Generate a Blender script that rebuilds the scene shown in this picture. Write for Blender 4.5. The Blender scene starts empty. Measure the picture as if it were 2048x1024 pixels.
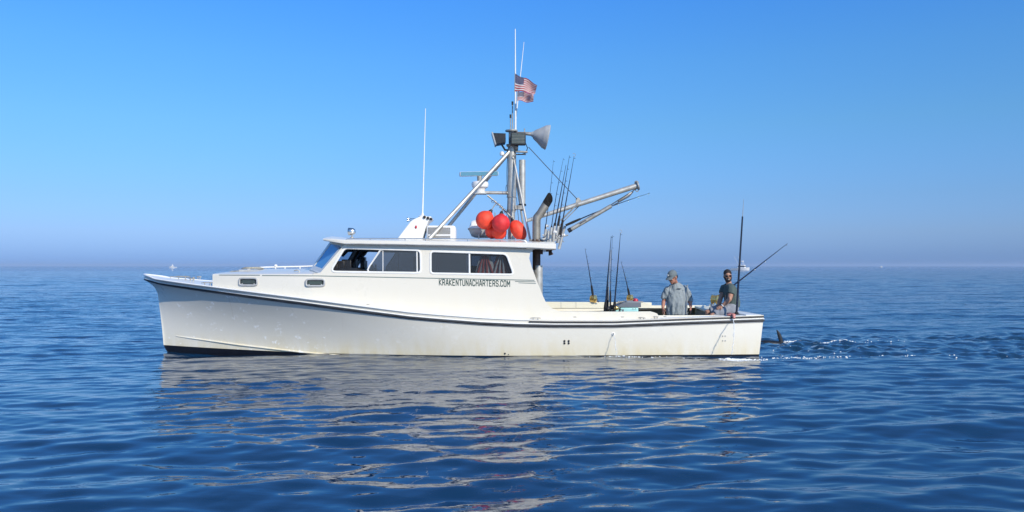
import bpy, bmesh, math, random
import numpy as np
from mathutils import Vector, Matrix, Quaternion
from mathutils.geometry import tessellate_polygon
random.seed(7)
R = math.radians
scene = bpy.context.scene
COL = scene.collection

# ------------------------------------------------------------------ camera, world, sun
F, HY, CAMZ = 1600.0, 532.0, 1.70            # focal length in photo pixels, horizon row, eye height
cam_d = bpy.data.cameras.new('camera')
cam_d.sensor_width = 36.0
cam_d.lens = F / 2048 * 36.0
cam_d.shift_y = (HY - 512) / 2048
cam_d.clip_start, cam_d.clip_end = 0.1, 60000
cam = bpy.data.objects.new('camera', cam_d)
cam.location = (0, 0, CAMZ)
cam.rotation_euler = (R(90), 0, 0)
COL.objects.link(cam)
scene.camera = cam

SUN_EL, SUN_AZ = 30.0, 146.0                  # azimuth clockwise from +Y
world = bpy.data.worlds.new('World')
scene.world = world
world.use_nodes = True
wn, wl = world.node_tree.nodes, world.node_tree.links
wn.clear()
w_out = wn.new('ShaderNodeOutputWorld')
w_bg = wn.new('ShaderNodeBackground')
w_bg.inputs['Strength'].default_value = 0.139
sky = wn.new('ShaderNodeTexSky')
sky.sky_type = 'NISHITA'
sky.sun_disc = False
sky.sun_elevation = R(SUN_EL)
sky.sun_rotation = R(SUN_AZ)
sky.altitude = 0
sky.air_density = 1.3
sky.dust_density = 0.6
sky.ozone_density = 3.0
# clear-day blue: the sky is multiplied by a gentle tint that depends on elevation only
w_tc = wn.new('ShaderNodeTexCoord')
w_sep = wn.new('ShaderNodeSeparateXYZ')
w_ramp = wn.new('ShaderNodeValToRGB')
w_mul = wn.new('ShaderNodeMix')
w_mul.data_type = 'RGBA'; w_mul.blend_type = 'MULTIPLY'
w_mul.inputs[0].default_value = 1.0
el = w_ramp.color_ramp.elements
el[0].position = 0.0; el[0].color = (0.246, 0.493, 1.444, 1)
el[1].position = 1.0; el[1].color = (0.95, 0.97, 1.0, 1)
for p, c in [(0.5, (0.50, 0.86, 1.36)), (0.0075, (0.246, 0.493, 1.444)), (0.0387, (0.30, 0.50, 1.18)), (0.0822, (0.30, 0.51, 1.02)), (0.1676, (0.309, 0.594, 0.953)), (0.2437, (0.287, 0.636, 1.055)), (0.3128, (0.245, 0.642, 1.185))]:
    e = el.new(p); e.color = (*c, 1)
wl.new(w_tc.outputs['Generated'], w_sep.inputs[0])
wl.new(w_sep.outputs['Z'], w_ramp.inputs[0])
wl.new(sky.outputs[0], w_mul.inputs[6])
wl.new(w_ramp.outputs[0], w_mul.inputs[7])
wl.new(w_mul.outputs[2], w_bg.inputs['Color'])
wl.new(w_bg.outputs[0], w_out.inputs[0])

sun_d = bpy.data.lights.new('sun', 'SUN')
sun_d.energy = 3.95
sun_d.angle = R(0.5)
sun_d.color = (1.0, 0.91, 0.76)
sun = bpy.data.objects.new('sun', sun_d)
sdir = Vector((math.cos(R(SUN_EL)) * math.sin(R(SUN_AZ)), math.cos(R(SUN_EL)) * math.cos(R(SUN_AZ)), math.sin(R(SUN_EL))))
sun.rotation_euler = sdir.to_track_quat('Z', 'Y').to_euler()
sun.location = (20, -20, 20)
COL.objects.link(sun)
scene.view_settings.view_transform = 'Standard'
scene.view_settings.look = 'None'
scene.view_settings.exposure = 0.15
scene.view_settings.gamma = 1.0
scene.view_settings.use_curve_mapping = False
scene.render.engine = 'CYCLES'
scene.cycles.max_bounces = 8
scene.cycles.transparent_max_bounces = 12

# ------------------------------------------------------------------ boat frame
YAW = R(2.5)
ORG = Vector((0, 16.62, 0))
M = Matrix.Translation(ORG) @ Matrix.Rotation(YAW, 4, 'Z')
MI = M.inverted()
CL = MI @ Vector((0, 0, CAMZ))

def P(px, py, ly=0.0):
    """point of the boat frame at lateral distance ly that the photograph shows at px, py"""
    d = (MI.to_3x3() @ Vector(((px - 1024) / F, 1.0, -(py - HY) / F)))
    t = (ly - CL.y) / d.y
    return CL + d * t

def W(px, py, Y):
    return Vector(((px - 1024) / F * Y, Y, CAMZ - (py - HY) / F * Y))

# ------------------------------------------------------------------ mesh builder
class MB:
    def __init__(s):
        s.v, s.f, s.m = [], [], []
        s.cm = 0
    def add(s, vs, fs):
        o = len(s.v)
        s.v += [Vector(x) for x in vs]
        s.f += [tuple(i + o for i in f) for f in fs]
        s.m += [s.cm] * len(fs)
        return s
    def box(s, c, d, rot=None):
        c = Vector(c); x, y, z = d[0] / 2, d[1] / 2, d[2] / 2
        vs = [Vector((i * x, j * y, k * z)) for i in (-1, 1) for j in (-1, 1) for k in (-1, 1)]
        if rot is not None:
            vs = [rot @ v for v in vs]
        return s.add([c + v for v in vs], [(0, 1, 3, 2), (4, 6, 7, 5), (0, 4, 5, 1), (2, 3, 7, 6), (0, 2, 6, 4), (1, 5, 7, 3)])
    def loft(s, rings, cap=True, close=False):
        n = len(rings[0]); vs = [p for r in rings for p in r]; fs = []
        k = len(rings)
        for i in range(k if close else k - 1):
            a, b = i * n, ((i + 1) % k) * n
            for j in range(n):
                fs.append((a + j, a + (j + 1) % n, b + (j + 1) % n, b + j))
        if cap and not close:
            fs.append(tuple(reversed(range(n)))); fs.append(tuple((k - 1) * n + j for j in range(n)))
        return s.add(vs, fs)
    def tube(s, pts, r, seg=10, cap=True, close=False, sq=1.0, ref=None):
        pts = [Vector(p) for p in pts]
        if not hasattr(r, '__len__'):
            r = [r] * len(pts)
        rings = []; u = None
        for i, p in enumerate(pts):
            if close:
                t = (pts[(i + 1) % len(pts)] - pts[i - 1]).normalized()
            else:
                t = (pts[min(i + 1, len(pts) - 1)] - pts[max(i - 1, 0)]).normalized()
            if u is None or ref is not None:
                a = Vector(ref) if ref is not None else (Vector((0, 0, 1)) if abs(t.z) < .9 else Vector((1, 0, 0)))
                u = (a - t * a.dot(t)).normalized()
            else:
                u = (u - t * u.dot(t)).normalized()
            w = t.cross(u)
            rr = r[i]
            ra, rb = (rr if hasattr(rr, '__len__') else (rr, rr * sq))
            rings.append([p + u * (ra * math.cos(2 * math.pi * j / seg)) + w * (rb * math.sin(2 * math.pi * j / seg)) for j in range(seg)])
        return s.loft(rings, cap, close)
    def lathe(s, base, axis, prof, seg=16):
        base, axis = Vector(base), Vector(axis).normalized()
        a = Vector((0, 0, 1)) if abs(axis.z) < .9 else Vector((1, 0, 0))
        u = (a - axis * a.dot(axis)).normalized(); w = axis.cross(u)
        return s.loft([[base + axis * h + (u * math.cos(2 * math.pi * j / seg) + w * math.sin(2 * math.pi * j / seg)) * max(r, 1e-4) for j in range(seg)] for h, r in prof])
    def ell(s, c, r, rot=None, seg=16, rows=10):
        c = Vector(c); r = (r, r, r) if not hasattr(r, '__len__') else r
        rings = []
        for i in range(rows + 1):
            th = math.pi * (0.02 + .96 * i / rows)
            ring = []
            for j in range(seg):
                ph = 2 * math.pi * j / seg
                v = Vector((r[0] * math.sin(th) * math.cos(ph), r[1] * math.sin(th) * math.sin(ph), -r[2] * math.cos(th)))
                ring.append(c + (rot @ v if rot is not None else v))
            rings.append(ring)
        return s.loft(rings)
    def prism(s, loops, y0, y1):
        """loops of Vectors in the x-z plane (first outer, others holes), thickness from y0 to y1"""
        flat = [Vector((p[0], p[2] if len(p) == 3 else p[1])) for l in loops for p in l]
        tris = tessellate_polygon([[Vector((p[0], p[2] if len(p) == 3 else p[1], 0)) for p in l] for l in loops])
        n = len(flat)
        vs = [Vector((q.x, y0, q.y)) for q in flat] + [Vector((q.x, y1, q.y)) for q in flat]
        fs = []
        for t in tris:
            fs.append(tuple(t)); fs.append(tuple(n + i for i in reversed(t)))
        o = 0
        for l in loops:
            for j in range(len(l)):
                a, b = o + j, o + (j + 1) % len(l)
                fs.append((a, b, n + b, n + a))
            o += len(l)
        return s.add(vs, fs)
    def grid(s, rows, flip=False):
        n = len(rows[0]); fs = []
        for i in range(len(rows) - 1):
            for j in range(n - 1):
                f = (i * n + j, i * n + j + 1, (i + 1) * n + j + 1, (i + 1) * n + j)
                fs.append(tuple(reversed(f)) if flip else f)
        return s.add([p for r in rows for p in r], fs)
    def ring(s, c, axis, R_, r, seg=14, ss=6):
        c, axis = Vector(c), Vector(axis).normalized()
        a = Vector((0, 0, 1)) if abs(axis.z) < .9 else Vector((1, 0, 0))
        u = (a - axis * a.dot(axis)).normalized(); w = axis.cross(u)
        return s.tube([c + (u * math.cos(2 * math.pi * j / seg) + w * math.sin(2 * math.pi * j / seg)) * R_ for j in range(seg)], r, ss, close=True)
    def mirror(s):
        """copy everything to the other side of the centreline"""
        n = len(s.v)
        s.v += [Vector((p.x, -p.y, p.z)) for p in s.v]
        s.f += [tuple(i + n for i in reversed(f)) for f in list(s.f)]
        s.m += list(s.m)
        return s
    def mesh(s, name, mats, base=Vector((0, 0, 0)), fixn=True, smooth=38):
        me = bpy.data.meshes.new(name)
        me.from_pydata([p - base for p in s.v], [], s.f)
        if fixn:
            bm = bmesh.new(); bm.from_mesh(me)
            bmesh.ops.recalc_face_normals(bm, faces=bm.faces)
            bm.to_mesh(me); bm.free()
        for m_ in (mats if isinstance(mats, (list, tuple)) else [mats]):
            me.materials.append(m_)
        if len(s.m) == len(me.polygons):
            me.polygons.foreach_set('material_index', s.m)
        me.polygons.foreach_set('use_smooth', [True] * len(me.polygons))
        me.set_sharp_from_angle(angle=R(smooth))
        me.update()
        return me

BASES = {}
def thing(name, label, cat, base=(0, 0, 0), group=None, boat=True):
    o = bpy.data.objects.new(name, None)
    COL.objects.link(o)
    base = Vector(base)
    o.matrix_world = (M @ Matrix.Translation(base)) if boat else Matrix.Translation(base)
    o.empty_display_size = .2
    o['label'] = label; o['category'] = cat
    if group: o['group'] = group
    BASES[o.name] = base
    return o
def part(name, mb, mat, parent, label=None, bevel=0, fixn=True, smooth=38, kind=None):
    base = BASES[parent.name]
    me = mb if isinstance(mb, bpy.types.Mesh) else mb.mesh(name, mat, base, fixn, smooth)
    o = bpy.data.objects.new(name, me)
    COL.objects.link(o)
    o.parent = parent
    BASES[o.name] = base
    if label: o['label'] = label
    if kind: o['kind'] = kind
    if bevel:
        b = o.modifiers.new('bevel', 'BEVEL'); b.width = bevel; b.segments = 2; b.limit_method = 'ANGLE'; b.angle_limit = R(40)
    return o
def part2(name, mb, mat, parent, **k):
    """the same part on the near and on the far side"""
    a = part(name, mb, mat, parent, **k)
    m2 = MB(); m2.v = [Vector((p.x, -p.y, p.z)) for p in mb.v]; m2.f = [tuple(reversed(f)) for f in mb.f]; m2.m = list(mb.m)
    part(name, m2, mat, parent, **k)
    return a
def solo(name, mb, mat, label, cat, base=(0, 0, 0), group=None, boat=True, **k):
    base = Vector(base)
    me = mb if isinstance(mb, bpy.types.Mesh) else mb.mesh(name, mat, base, **k)
    o = bpy.data.objects.new(name, me); COL.objects.link(o)
    o.matrix_world = (M @ Matrix.Translation(base)) if boat else Matrix.Translation(base)
    o['label'] = label; o['category'] = cat
    if group: o['group'] = group
    return o
def fused(mb, voxel, base, mat, name, smooth_it=3, wrinkle=0):
    """one continuous skin around overlapping shapes"""
    me = mb.mesh(name, mat, base)
    o = bpy.data.objects.new('tmp', me); COL.objects.link(o)
    m_ = o.modifiers.new('r', 'REMESH'); m_.mode = 'VOXEL'; m_.voxel_size = voxel; m_.use_smooth_shade = True
    s_ = o.modifiers.new('s', 'SMOOTH'); s_.factor = .5; s_.iterations = smooth_it
    dg = bpy.context.evaluated_depsgraph_get()
    out = bpy.data.meshes.new_from_object(o.evaluated_get(dg))
    bpy.data.objects.remove(o)
    out.materials.clear(); out.materials.append(mat)
    if wrinkle:
        from mathutils import noise
        for v in out.vertices:
            q = Vector((v.co.x * 14, v.co.y * 14, v.co.z * 4.5))
            v.co += v.normal * (noise.noise(q) * wrinkle + noise.noise(q * 2.3) * wrinkle * .4)
    out.polygons.foreach_set('use_smooth', [True] * len(out.polygons))
    out.name = name
    return out

# ------------------------------------------------------------------ materials
def new_mat(name):
    m = bpy.data.materials.new(name); m.use_nodes = True
    return m, m.node_tree.nodes, m.node_tree.links, m.node_tree.nodes['Principled BSDF']
def ramp(n, l, src, stops):
    r = n.new('ShaderNodeValToRGB')
    r.color_ramp.elements[0].position, r.color_ramp.elements[0].color = stops[0][0], stops[0][1]
    r.color_ramp.elements[1].position, r.color_ramp.elements[1].color = stops[-1][0], stops[-1][1]
    for p, c in stops[1:-1]:
        e = r.color_ramp.elements.new(p); e.color = c
    l.new(src, r.inputs[0])
    return r.outputs[0]
def g(v): return (v, v, v, 1)
def noise_(n, l, scale, vec, detail=4, rough=.55, stretch=None):
    t = n.new('ShaderNodeTexNoise'); t.inputs['Scale'].default_value = scale
    t.inputs['Detail'].default_value = detail; t.inputs['Roughness'].default_value = rough
    if stretch:
        mp = n.new('ShaderNodeMapping'); mp.inputs['Scale'].default_value = stretch
        l.new(vec, mp.inputs[0]); vec = mp.outputs[0]
    l.new(vec, t.inputs['Vector'])
    return t.outputs[0]
def mixc(n, l, fac, a, b, mode='MIX'):
    x = n.new('ShaderNodeMix'); x.data_type = 'RGBA'; x.blend_type = mode
    for v, i in ((fac, 0), (a, 6), (b, 7)):
        if isinstance(v, (int, float)): x.inputs[i].default_value = v
        elif isinstance(v, tuple): x.inputs[i].default_value = v if len(v) == 4 else (*v, 1)
        else: l.new(v, x.inputs[i])
    return x.outputs[2]
def math_(n, l, op, a, b=None, clamp=False):
    x = n.new('ShaderNodeMath'); x.operation = op; x.use_clamp = clamp
    for v, i in ((a, 0), (b, 1)):
        if v is None: continue
        if isinstance(v, (int, float)): x.inputs[i].default_value = v
        else: l.new(v, x.inputs[i])
    return x.outputs[0]
def bump_(n, l, h, b, strength=.3, dist=.01):
    x = n.new('ShaderNodeBump'); x.inputs['Strength'].default_value = strength; x.inputs['Distance'].default_value = dist
    l.new(h, x.inputs['Height']); l.new(x.outputs[0], b.inputs['Normal'])
def simple(name, c, rough=.5, metal=0.0, var=.12, scale=9, bump=0, coat=0):
    m, n, l, b = new_mat(name)
    tc = n.new('ShaderNodeTexCoord').outputs['Object']
    nz = noise_(n, l, scale, tc, 5)
    col = mixc(n, l, ramp(n, l, nz, [(.3, g(0)), (.7, g(1))]), tuple(x * (1 - var) for x in c), tuple(min(1, x * (1 + var)) for x in c))
    l.new(col, b.inputs['Base Color'])
    l.new(ramp(n, l, noise_(n, l, scale * 2.1, tc, 3), [(.3, g(max(0, rough - .07))), (.7, g(min(1, rough + .08)))]), b.inputs['Roughness'])
    b.inputs['Metallic'].default_value = metal
    b.inputs['Coat Weight'].default_value = coat
    if bump: bump_(n, l, noise_(n, l, scale * 5, tc, 4), b, .4, bump)
    return m

def gelcoat(name, base, stain, lo=.02, hi=.45, amount=.55, scuffs=False, rough=.3):
    m, n, l, b = new_mat(name)
    tc = n.new('ShaderNodeTexCoord').outputs['Object']
    sep = n.new('ShaderNodeSeparateXYZ'); l.new(tc, sep.inputs[0])
    hgt = n.new('ShaderNodeMapRange'); hgt.inputs[1].default_value = lo; hgt.inputs[2].default_value = hi
    hgt.inputs[3].default_value = 1; hgt.inputs[4].default_value = 0
    l.new(sep.outputs['Z'], hgt.inputs[0])
    streak = noise_(n, l, 1.0, tc, 6, .6, (5.0, 5.0, .9))
    blot = noise_(n, l, 1.3, tc, 5, .6)
    s1 = ramp(n, l, blot, [(.32, g(0)), (.72, g(1))])
    s2 = ramp(n, l, streak, [(.35, g(.25)), (.7, g(1))])
    h2 = math_(n, l, 'POWER', hgt.outputs[0], 1.5)
    f = math_(n, l, 'MULTIPLY', math_(n, l, 'MULTIPLY', s2, h2), amount, True)
    f = math_(n, l, 'ADD', f, math_(n, l, 'MULTIPLY', s1, amount * .08), True)
    col = mixc(n, l, f, base, stain)
    fine = ramp(n, l, noise_(n, l, 30, tc, 4), [(.3, g(.97)), (.7, g(1))])
    col = mixc(n, l, 1.0, col, fine, 'MULTIPLY')
    if scuffs:
        sc = noise_(n, l, 1.0, tc, 7, .75, (4.2, 2.5, 5.0))
        k = ramp(n, l, sc, [(.585, g(0)), (.63, g(1))])
        big = ramp(n, l, noise_(n, l, .9, tc, 2), [(.40, g(0)), (.5, g(1))])
        bow = n.new('ShaderNodeMapRange'); bow.inputs[1].default_value = -3.0; bow.inputs[2].default_value = -1.0
        bow.inputs[3].default_value = 1; bow.inputs[4].default_value = .15
        l.new(sep.outputs['X'], bow.inputs[0])
        k = math_(n, l, 'MULTIPLY', math_(n, l, 'MULTIPLY', k, big), bow.outputs[0])
        col = mixc(n, l, k, col, (.96, .96, .93))
        wp = ramp(n, l, noise_(n, l, 1.0, tc, 5, .6, (7.0, .1, .35)), [(.62, g(0)), (.72, g(.5))])
        wz = n.new('ShaderNodeMapRange'); wz.inputs[1].default_value = .35; wz.inputs[2].default_value = .95
        l.new(sep.outputs['Z'], wz.inputs[0])
        col = mixc(n, l, math_(n, l, 'MULTIPLY', wp, wz.outputs[0]), col, (.56, .49, .36))
        dk = ramp(n, l, noise_(n, l, 1.0, tc, 8, .7, (.5, .5, 9.0)), [(.66, g(0)), (.72, g(.35))])
        col = mixc(n, l, math_(n, l, 'MULTIPLY', dk, bow.outputs[0]), col, (.45, .46, .44))
    l.new(col, b.inputs['Base Color'])
    l.new(ramp(n, l, blot, [(.3, g(rough - .06)), (.7, g(rough + .12))]), b.inputs['Roughness'])
    b.inputs['Coat Weight'].default_value = .3
    bump_(n, l, noise_(n, l, 2.2, tc, 3), b, .25, .012)
    return m

M_HULL = gelcoat('hull_gelcoat', (.80, .775, .69), (.69, .59, .34), .0, .52, .9, True)
M_CABIN = gelcoat('cabin_gelcoat', (.725, .69, .60), (.68, .60, .42), .7, 1.7, .35)
M_ROOF = gelcoat('roof_gelcoat', (.77, .74, .66), (.62, .60, .50), 1.8, 2.3, .2)
M_DECK = gelcoat('deck_paint', (.72, .73, .73), (.55, .53, .45), .6, 1.6, .3, rough=.55)
M_CREAM = gelcoat('cockpit_paint', (.74, .71, .58), (.55, .48, .30), .2, 1.0, .4, rough=.5)
M_BOTTOM = simple('bottom_paint', (.006, .007, .012), .45, var=.3)
M_RUBBER = simple('rub_rail_rubber', (.03, .032, .036), .45, var=.4, scale=6)
M_GREYRUB = simple('rub_rail_grey', (.33, .34, .35), .4, var=.3, scale=5)
M_ALU = simple('weathered_aluminium', (.50, .49, .45), .42, .45, .2, 7, .0008)
M_ALUD = simple('dull_aluminium', (.34, .335, .31), .5, .4, .3, 12, .0015)
M_STEEL = simple('polished_steel', (.62, .63, .62), .16, 1.0, .1)
M_WHITE = simple('white_plastic', (.78, .78, .76), .35, var=.05)
M_GREYP = simple('grey_plastic', (.40, .41, .41), .45, var=.1)
M_BLACK = simple('black_plastic', (.012, .012, .014), .4, var=.3)
M_ROD = simple('rod_blank', (.012, .014, .03), .25, var=.3, coat=.5)
M_GRIP = simple('rod_grip_foam', (.012, .012, .014), .85, var=.3)
M_GOLD = simple('gold_anodised', (.80, .55, .20), .22, .85, .1)
M_BUOY = simple('orange_buoy_vinyl', (.80, .06, .025), .6, var=.22, scale=7)
M_BUOYD = simple('red_buoy_vinyl', (.62, .024, .028), .6, var=.25, scale=7)
M_SOOT = simple('sooty_steel', (.006, .0055, .005), .95, 0, .4)
M_EXH = simple('heat_stained_steel', (.27, .25, .215), .5, .5, .4, 5, .001)
M_RUST = simple('rusty_steel', (.10, .06, .045), .6, .5, .4)
M_GREEN = simple('green_vinyl', (.006, .045, .038), .5, var=.1)
M_STRIPE = simple('stripe_vinyl', (.10, .16, .155), .4, var=.15)
M_TEALBAR = simple('radar_array', (.035, .20, .31), .45, var=.05)
M_TEAL = simple('cooler_teal', (.36, .66, .64), .4, var=.06)
M_DGREY = simple('dark_grey_case', (.13, .145, .17), .5, var=.1)
M_RED = simple('red_plastic', (.45, .02, .04), .4)
M_ROPE = simple('braided_rope', (.34, .33, .28), .9, var=.3, scale=60)
M_ROPED = simple('dark_rope', (.06, .07, .09), .8, var=.3, scale=60)
M_INT = simple('cabin_lining', (.16, .155, .145), .8, var=.2, scale=3)  # coloured dark to put the dimness of the cabin into the lining
M_SKIN = simple('sunburnt_skin', (.42, .19, .13), .55, var=.12, scale=20)
M_SKIN2 = simple('tanned_skin', (.40, .21, .14), .55, var=.12, scale=20)
M_HAIR = simple('dark_hair', (.018, .012, .010), .8, var=.3, scale=60, bump=.004)
M_SHIRT = simple('grey_cotton', (.25, .285, .30), .9, var=.12, scale=18, bump=.002)
M_TEE = simple('green_grey_cotton', (.075, .105, .10), .9, var=.12, scale=18, bump=.002)
M_SHORT = simple('grey_twill', (.24, .255, .29), .9, var=.12, scale=18, bump=.002)
M_NAVY = simple('navy_cloth', (.012, .016, .028), .9, var=.3)
M_CAP = simple('grey_cap_cloth', (.14, .17, .18), .9, var=.12, scale=30)
M_LENS = simple('dark_lens', (.005, .005, .006), .1, var=.1)
M_FISH = simple('fish_skin', (.007, .009, .014), .4, var=.4, scale=8)
M_FRED = simple('flag_red', (.30, .008, .02), .8, var=.05)
M_FWHITE = simple('flag_white', (.55, .53, .53), .8, var=.03)
M_FBLUE = simple('flag_blue', (.015, .022, .09), .8, var=.1)
M_FOAM = simple('foam_white', (.78, .82, .84), .7, var=.08, scale=20)
M_JRED = simple('jacket_red', (.46, .09, .07), .8, var=.25, scale=12)
M_JGREY = simple('jacket_grey', (.50, .50, .48), .8, var=.2, scale=12)
M_JBLUE = simple('console_blue', (.10, .16, .25), .7)
M_PINK = simple('salmon_rubber', (.50, .20, .17), .55, var=.2)

def glass(name, tint, opaque, body, rough=.02):
    m, n, l, b = new_mat(name)
    b.inputs['Base Color'].default_value = (*body, 1); b.inputs['Roughness'].default_value = rough
    b.inputs['IOR'].default_value = 1.5
    tr = n.new('ShaderNodeBsdfTransparent'); tr.inputs[0].default_value = (*tint, 1)
    lw = n.new('ShaderNodeFresnel'); lw.inputs[0].default_value = 1.45
    f = math_(n, l, 'ADD', lw.outputs[0], opaque, True)
    mx = n.new('ShaderNodeMixShader')
    l.new(f, mx.inputs[0]); l.new(tr.outputs[0], mx.inputs[1]); l.new(b.outputs[0], mx.inputs[2])
    l.new(mx.outputs[0], n['Material Output'].inputs[0])
    return m
M_TINT = glass('tinted_glass', (.34, .37, .40), .55, (.085, .10, .115))
M_TINT2 = glass('light_tint_glass', (.62, .66, .70), .30, (.05, .06, .07))
M_SKYGLASS = glass('windscreen_glass', (.45, .62, .80), .25, (.10, .28, .52))  # blue body colour paints in the sky's reflection on the panes
M_LIGHTG = glass('portlight_glass', (.4, .5, .45), .6, (.10, .13, .12))
def water_mat_clear():
    m, n, l, b = new_mat('falling_water')
    b.inputs['Base Color'].default_value = (.82, .86, .88, 1); b.inputs['Roughness'].default_value = .15
    b.inputs['IOR'].default_value = 1.33
    tr = n.new('ShaderNodeBsdfTransparent'); mx = n.new('ShaderNodeMixShader'); mx.inputs[0].default_value = .55
    l.new(tr.outputs[0], mx.inputs[1]); l.new(b.outputs[0], mx.inputs[2]); l.new(mx.outputs[0], n['Material Output'].inputs[0])
    return m
M_STREAM = water_mat_clear()

# ------------------------------------------------------------------ sea
rng = np.random.default_rng(11)
NW = 110
lam = np.exp(rng.uniform(math.log(.22), math.log(7.0), NW))
lam.sort()
k_ = 2 * math.pi / lam
spread = rng.normal(0, 1, NW) * np.where(lam > 2.5, .28, .36)
th = R(97) + spread
kx, ky = k_ * np.cos(th), k_ * np.sin(th)
sl = np.interp(np.log(lam), np.log([.2, .4, .8, 1.6, 3.0, 7.0]), [.0135, .0200, .0225, .0160, .0085, .0045]) * rng.uniform(.6, 1.3, NW)
amp = sl / k_
phase = rng.uniform(0, 2 * math.pi, NW)
# short, steep chop thrown up by the propeller and the fish alongside the stern
NC = 46
lamc = np.exp(rng.uniform(math.log(.13), math.log(.8), NC)); kc = 2 * math.pi / lamc
thc = rng.uniform(0, 2 * math.pi, NC)
ampc = rng.uniform(.5, 1.2, NC) * .105 / kc
phc = rng.uniform(0, 2 * math.pi, NC)

def wake_mask(X, Y):
    x0 = 4.75
    t = np.clip((X - x0) / 1.2, 0, 1)
    yc = 16.7 + (X - x0) * .14
    wd = 2.5 + (X - x0) * .12
    d = np.clip(1 - ((Y - yc) / wd) ** 2, 0, 1)
    fade = np.clip(1 - (X - x0) / 26, 0, 1)
    patch = .55 + .45 * np.sin(X * .9 + np.sin(Y * .7) * 1.3) * np.sin(Y * 1.1 - X * .35 + 1.0)
    return t * d ** .6 * fade * np.clip(patch, .35, 1)
def eta(X, Y, spacing=None):
    z = np.zeros_like(X)
    sp = np.zeros_like(X) + .02 if spacing is None else spacing
    # slow gusts: patches of rougher and calmer water
    gust = .86 + .36 * np.sin(X * .11 + 1.3 * np.sin(Y * .07)) * np.sin(Y * .09 + .8 + .5 * np.sin(X * .05))
    lee = 1 - .52 * np.exp(-((X + 1.6) / 7.0) ** 4) * np.clip((Y - 7.2) / 3, 0, 1) * np.clip((19 - Y) / 2, 0, 1)
    for i in range(NW):
        a = np.clip(lam[i] / (3.0 * sp) - .6, 0, 1)
        if not a.any(): continue
        p = kx[i] * X + ky[i] * Y + phase[i]
        z += amp[i] * (a * (gust if lam[i] < 2 else 1) * (lee if lam[i] > .45 else 1)) * (np.sin(p) + .22 * np.cos(2 * p))
    # the hollow the forefoot makes in the water
    z -= .075 * np.exp(-((X + 6.3) / 1.9) ** 2 - ((Y - 15.9) / 1.1) ** 2)
    m = wake_mask(X, Y)
    idx = np.nonzero(m > .01)
    if len(idx[0]):
        xx, yy, ss = X[idx], Y[idx], sp[idx]
        zz = np.zeros_like(xx)
        for i in range(NC):
            a = np.clip(lamc[i] / (2.6 * ss) - .5, 0, 1)
            zz += ampc[i] * a * np.sin(kc[i] * (np.cos(thc[i]) * xx + np.sin(thc[i]) * yy) + phc[i])
        z[idx] += zz * m[idx] * 1.25
    return z

rows = [-6000, -900, -150, -40, -12, -4, 0, 2.0]
y = 3.0
while y < 260:
    rows.append(y); y *= 1.0036
while y < 40000:
    rows.append(y); y *= 1.12
rows = np.array(rows)
NCOL = 640
u = np.linspace(-1, 1, NCOL)
edge = np.array([1.3, 2.2, 5, 14, 60, 400, 4000])
uu = np.concatenate([-edge[::-1], u * 1.0, edge])
width = np.maximum(np.abs(rows), 3.0) * .74
width = np.where(rows < 3, 3 * .74, width)
Xg = width[:, None] * uu[None, :]
Xg = np.clip(Xg, -40000, 40000)
far_edge = np.abs(uu) > 1.01
Yg = np.repeat(rows[:, None], len(uu), 1)
dx = .6 * width[:, None] * 2 / NCOL * np.ones_like(Xg)
dx[:, far_edge] = 50
dy = np.gradient(rows)[:, None] * np.ones_like(Xg)
sp = np.maximum(np.maximum(dx, np.abs(dy)) , .01)
sp[:8, :] = 50
Zg = eta(Xg, Yg, sp)

# ------------------------------------------------------------------ hull shape
rub_px = [(289, 559), (300, 564), (308, 568), (371, 579), (460, 592), (575, 607), (689, 622), (800, 636), (859, 641), (946, 647.5), (1020, 651), (1100, 652.5), (1220, 652.5), (1361, 647), (1502, 642), (1528, 641)]
stem_pts = [P(a, b, 0) for a, b in ((289, 548), (290, 558), (299, 566), (309, 573), (316, 587), (321, 625), (325, 660), (328, 694))]
stem_z = [p.z for p in stem_pts][::-1]; stem_x = [p.x for p in stem_pts][::-1]
tr_t, tr_b = P(1527, 634, -1.62), P(1517, 711, -1.55)
def xs(z): return np.interp(z, [-.6] + stem_z, [stem_x[0] + .5] + stem_x)
def xt(z): return np.interp(z, [tr_b.z, tr_t.z], [tr_b.x, tr_t.x]) if z > tr_b.z else tr_b.x - (tr_b.z - z) * .15
LX0, LX1 = stem_x[-1], tr_t.x
def bt(s):
    uq = min(max(s, 0) / .5, 1)
    b = 1.85 * max(0, 1 - (1 - uq) ** 2.4) ** .72
    if s > .55: b -= .22 * ((s - .55) / .45) ** 1.6
    return max(b, .015)
def bw(s):
    uq = min(max(s, 0) / .62, 1)
    b = 1.68 * (1 - (1 - uq) ** 1.75)
    if s > .6: b -= .10 * ((s - .6) / .4) ** 1.6
    return max(b, .012)
def s_top(lx): return min(max((lx - LX0) / (LX1 - LX0), 0), 1)
# rub-rail height along the boat, measured on the near side
rub_l = []
for a, b in rub_px:
    ly = -1.0
    for _ in range(12):
        q = P(a, b, ly); ly = -bt(s_top(q.x))
    rub_l.append((q.x, q.z))
rub_l[0] = (LX0, rub_l[0][1])
def zrub(s): return float(np.interp(LX0 + s * (LX1 - LX0), [p[0] for p in rub_l], [p[1] for p in rub_l]))
TOPH = .105
def ztop(s): return zrub(s) + TOPH
def halfb(s, z):
    T, Bw = bt(s), bw(s)
    zt = ztop(s)
    if z >= 0:
        w = min(z / zt, 1)
        p = 1.0 + 1.25 * max(0, 1 - s / .5) ** 1.0
        return Bw + (T - Bw) * w ** p
    return Bw * max(0.02, 1 - (-z / .6) ** 2 * .85)
def hx(s, z): return float(xs(z) + (xt(z) - xs(z)) * s)
def s_of(lx, z):
    a, b = float(xs(z)), float(xt(z))
    return min(max((lx - a) / (b - a), 0), 1)
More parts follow.
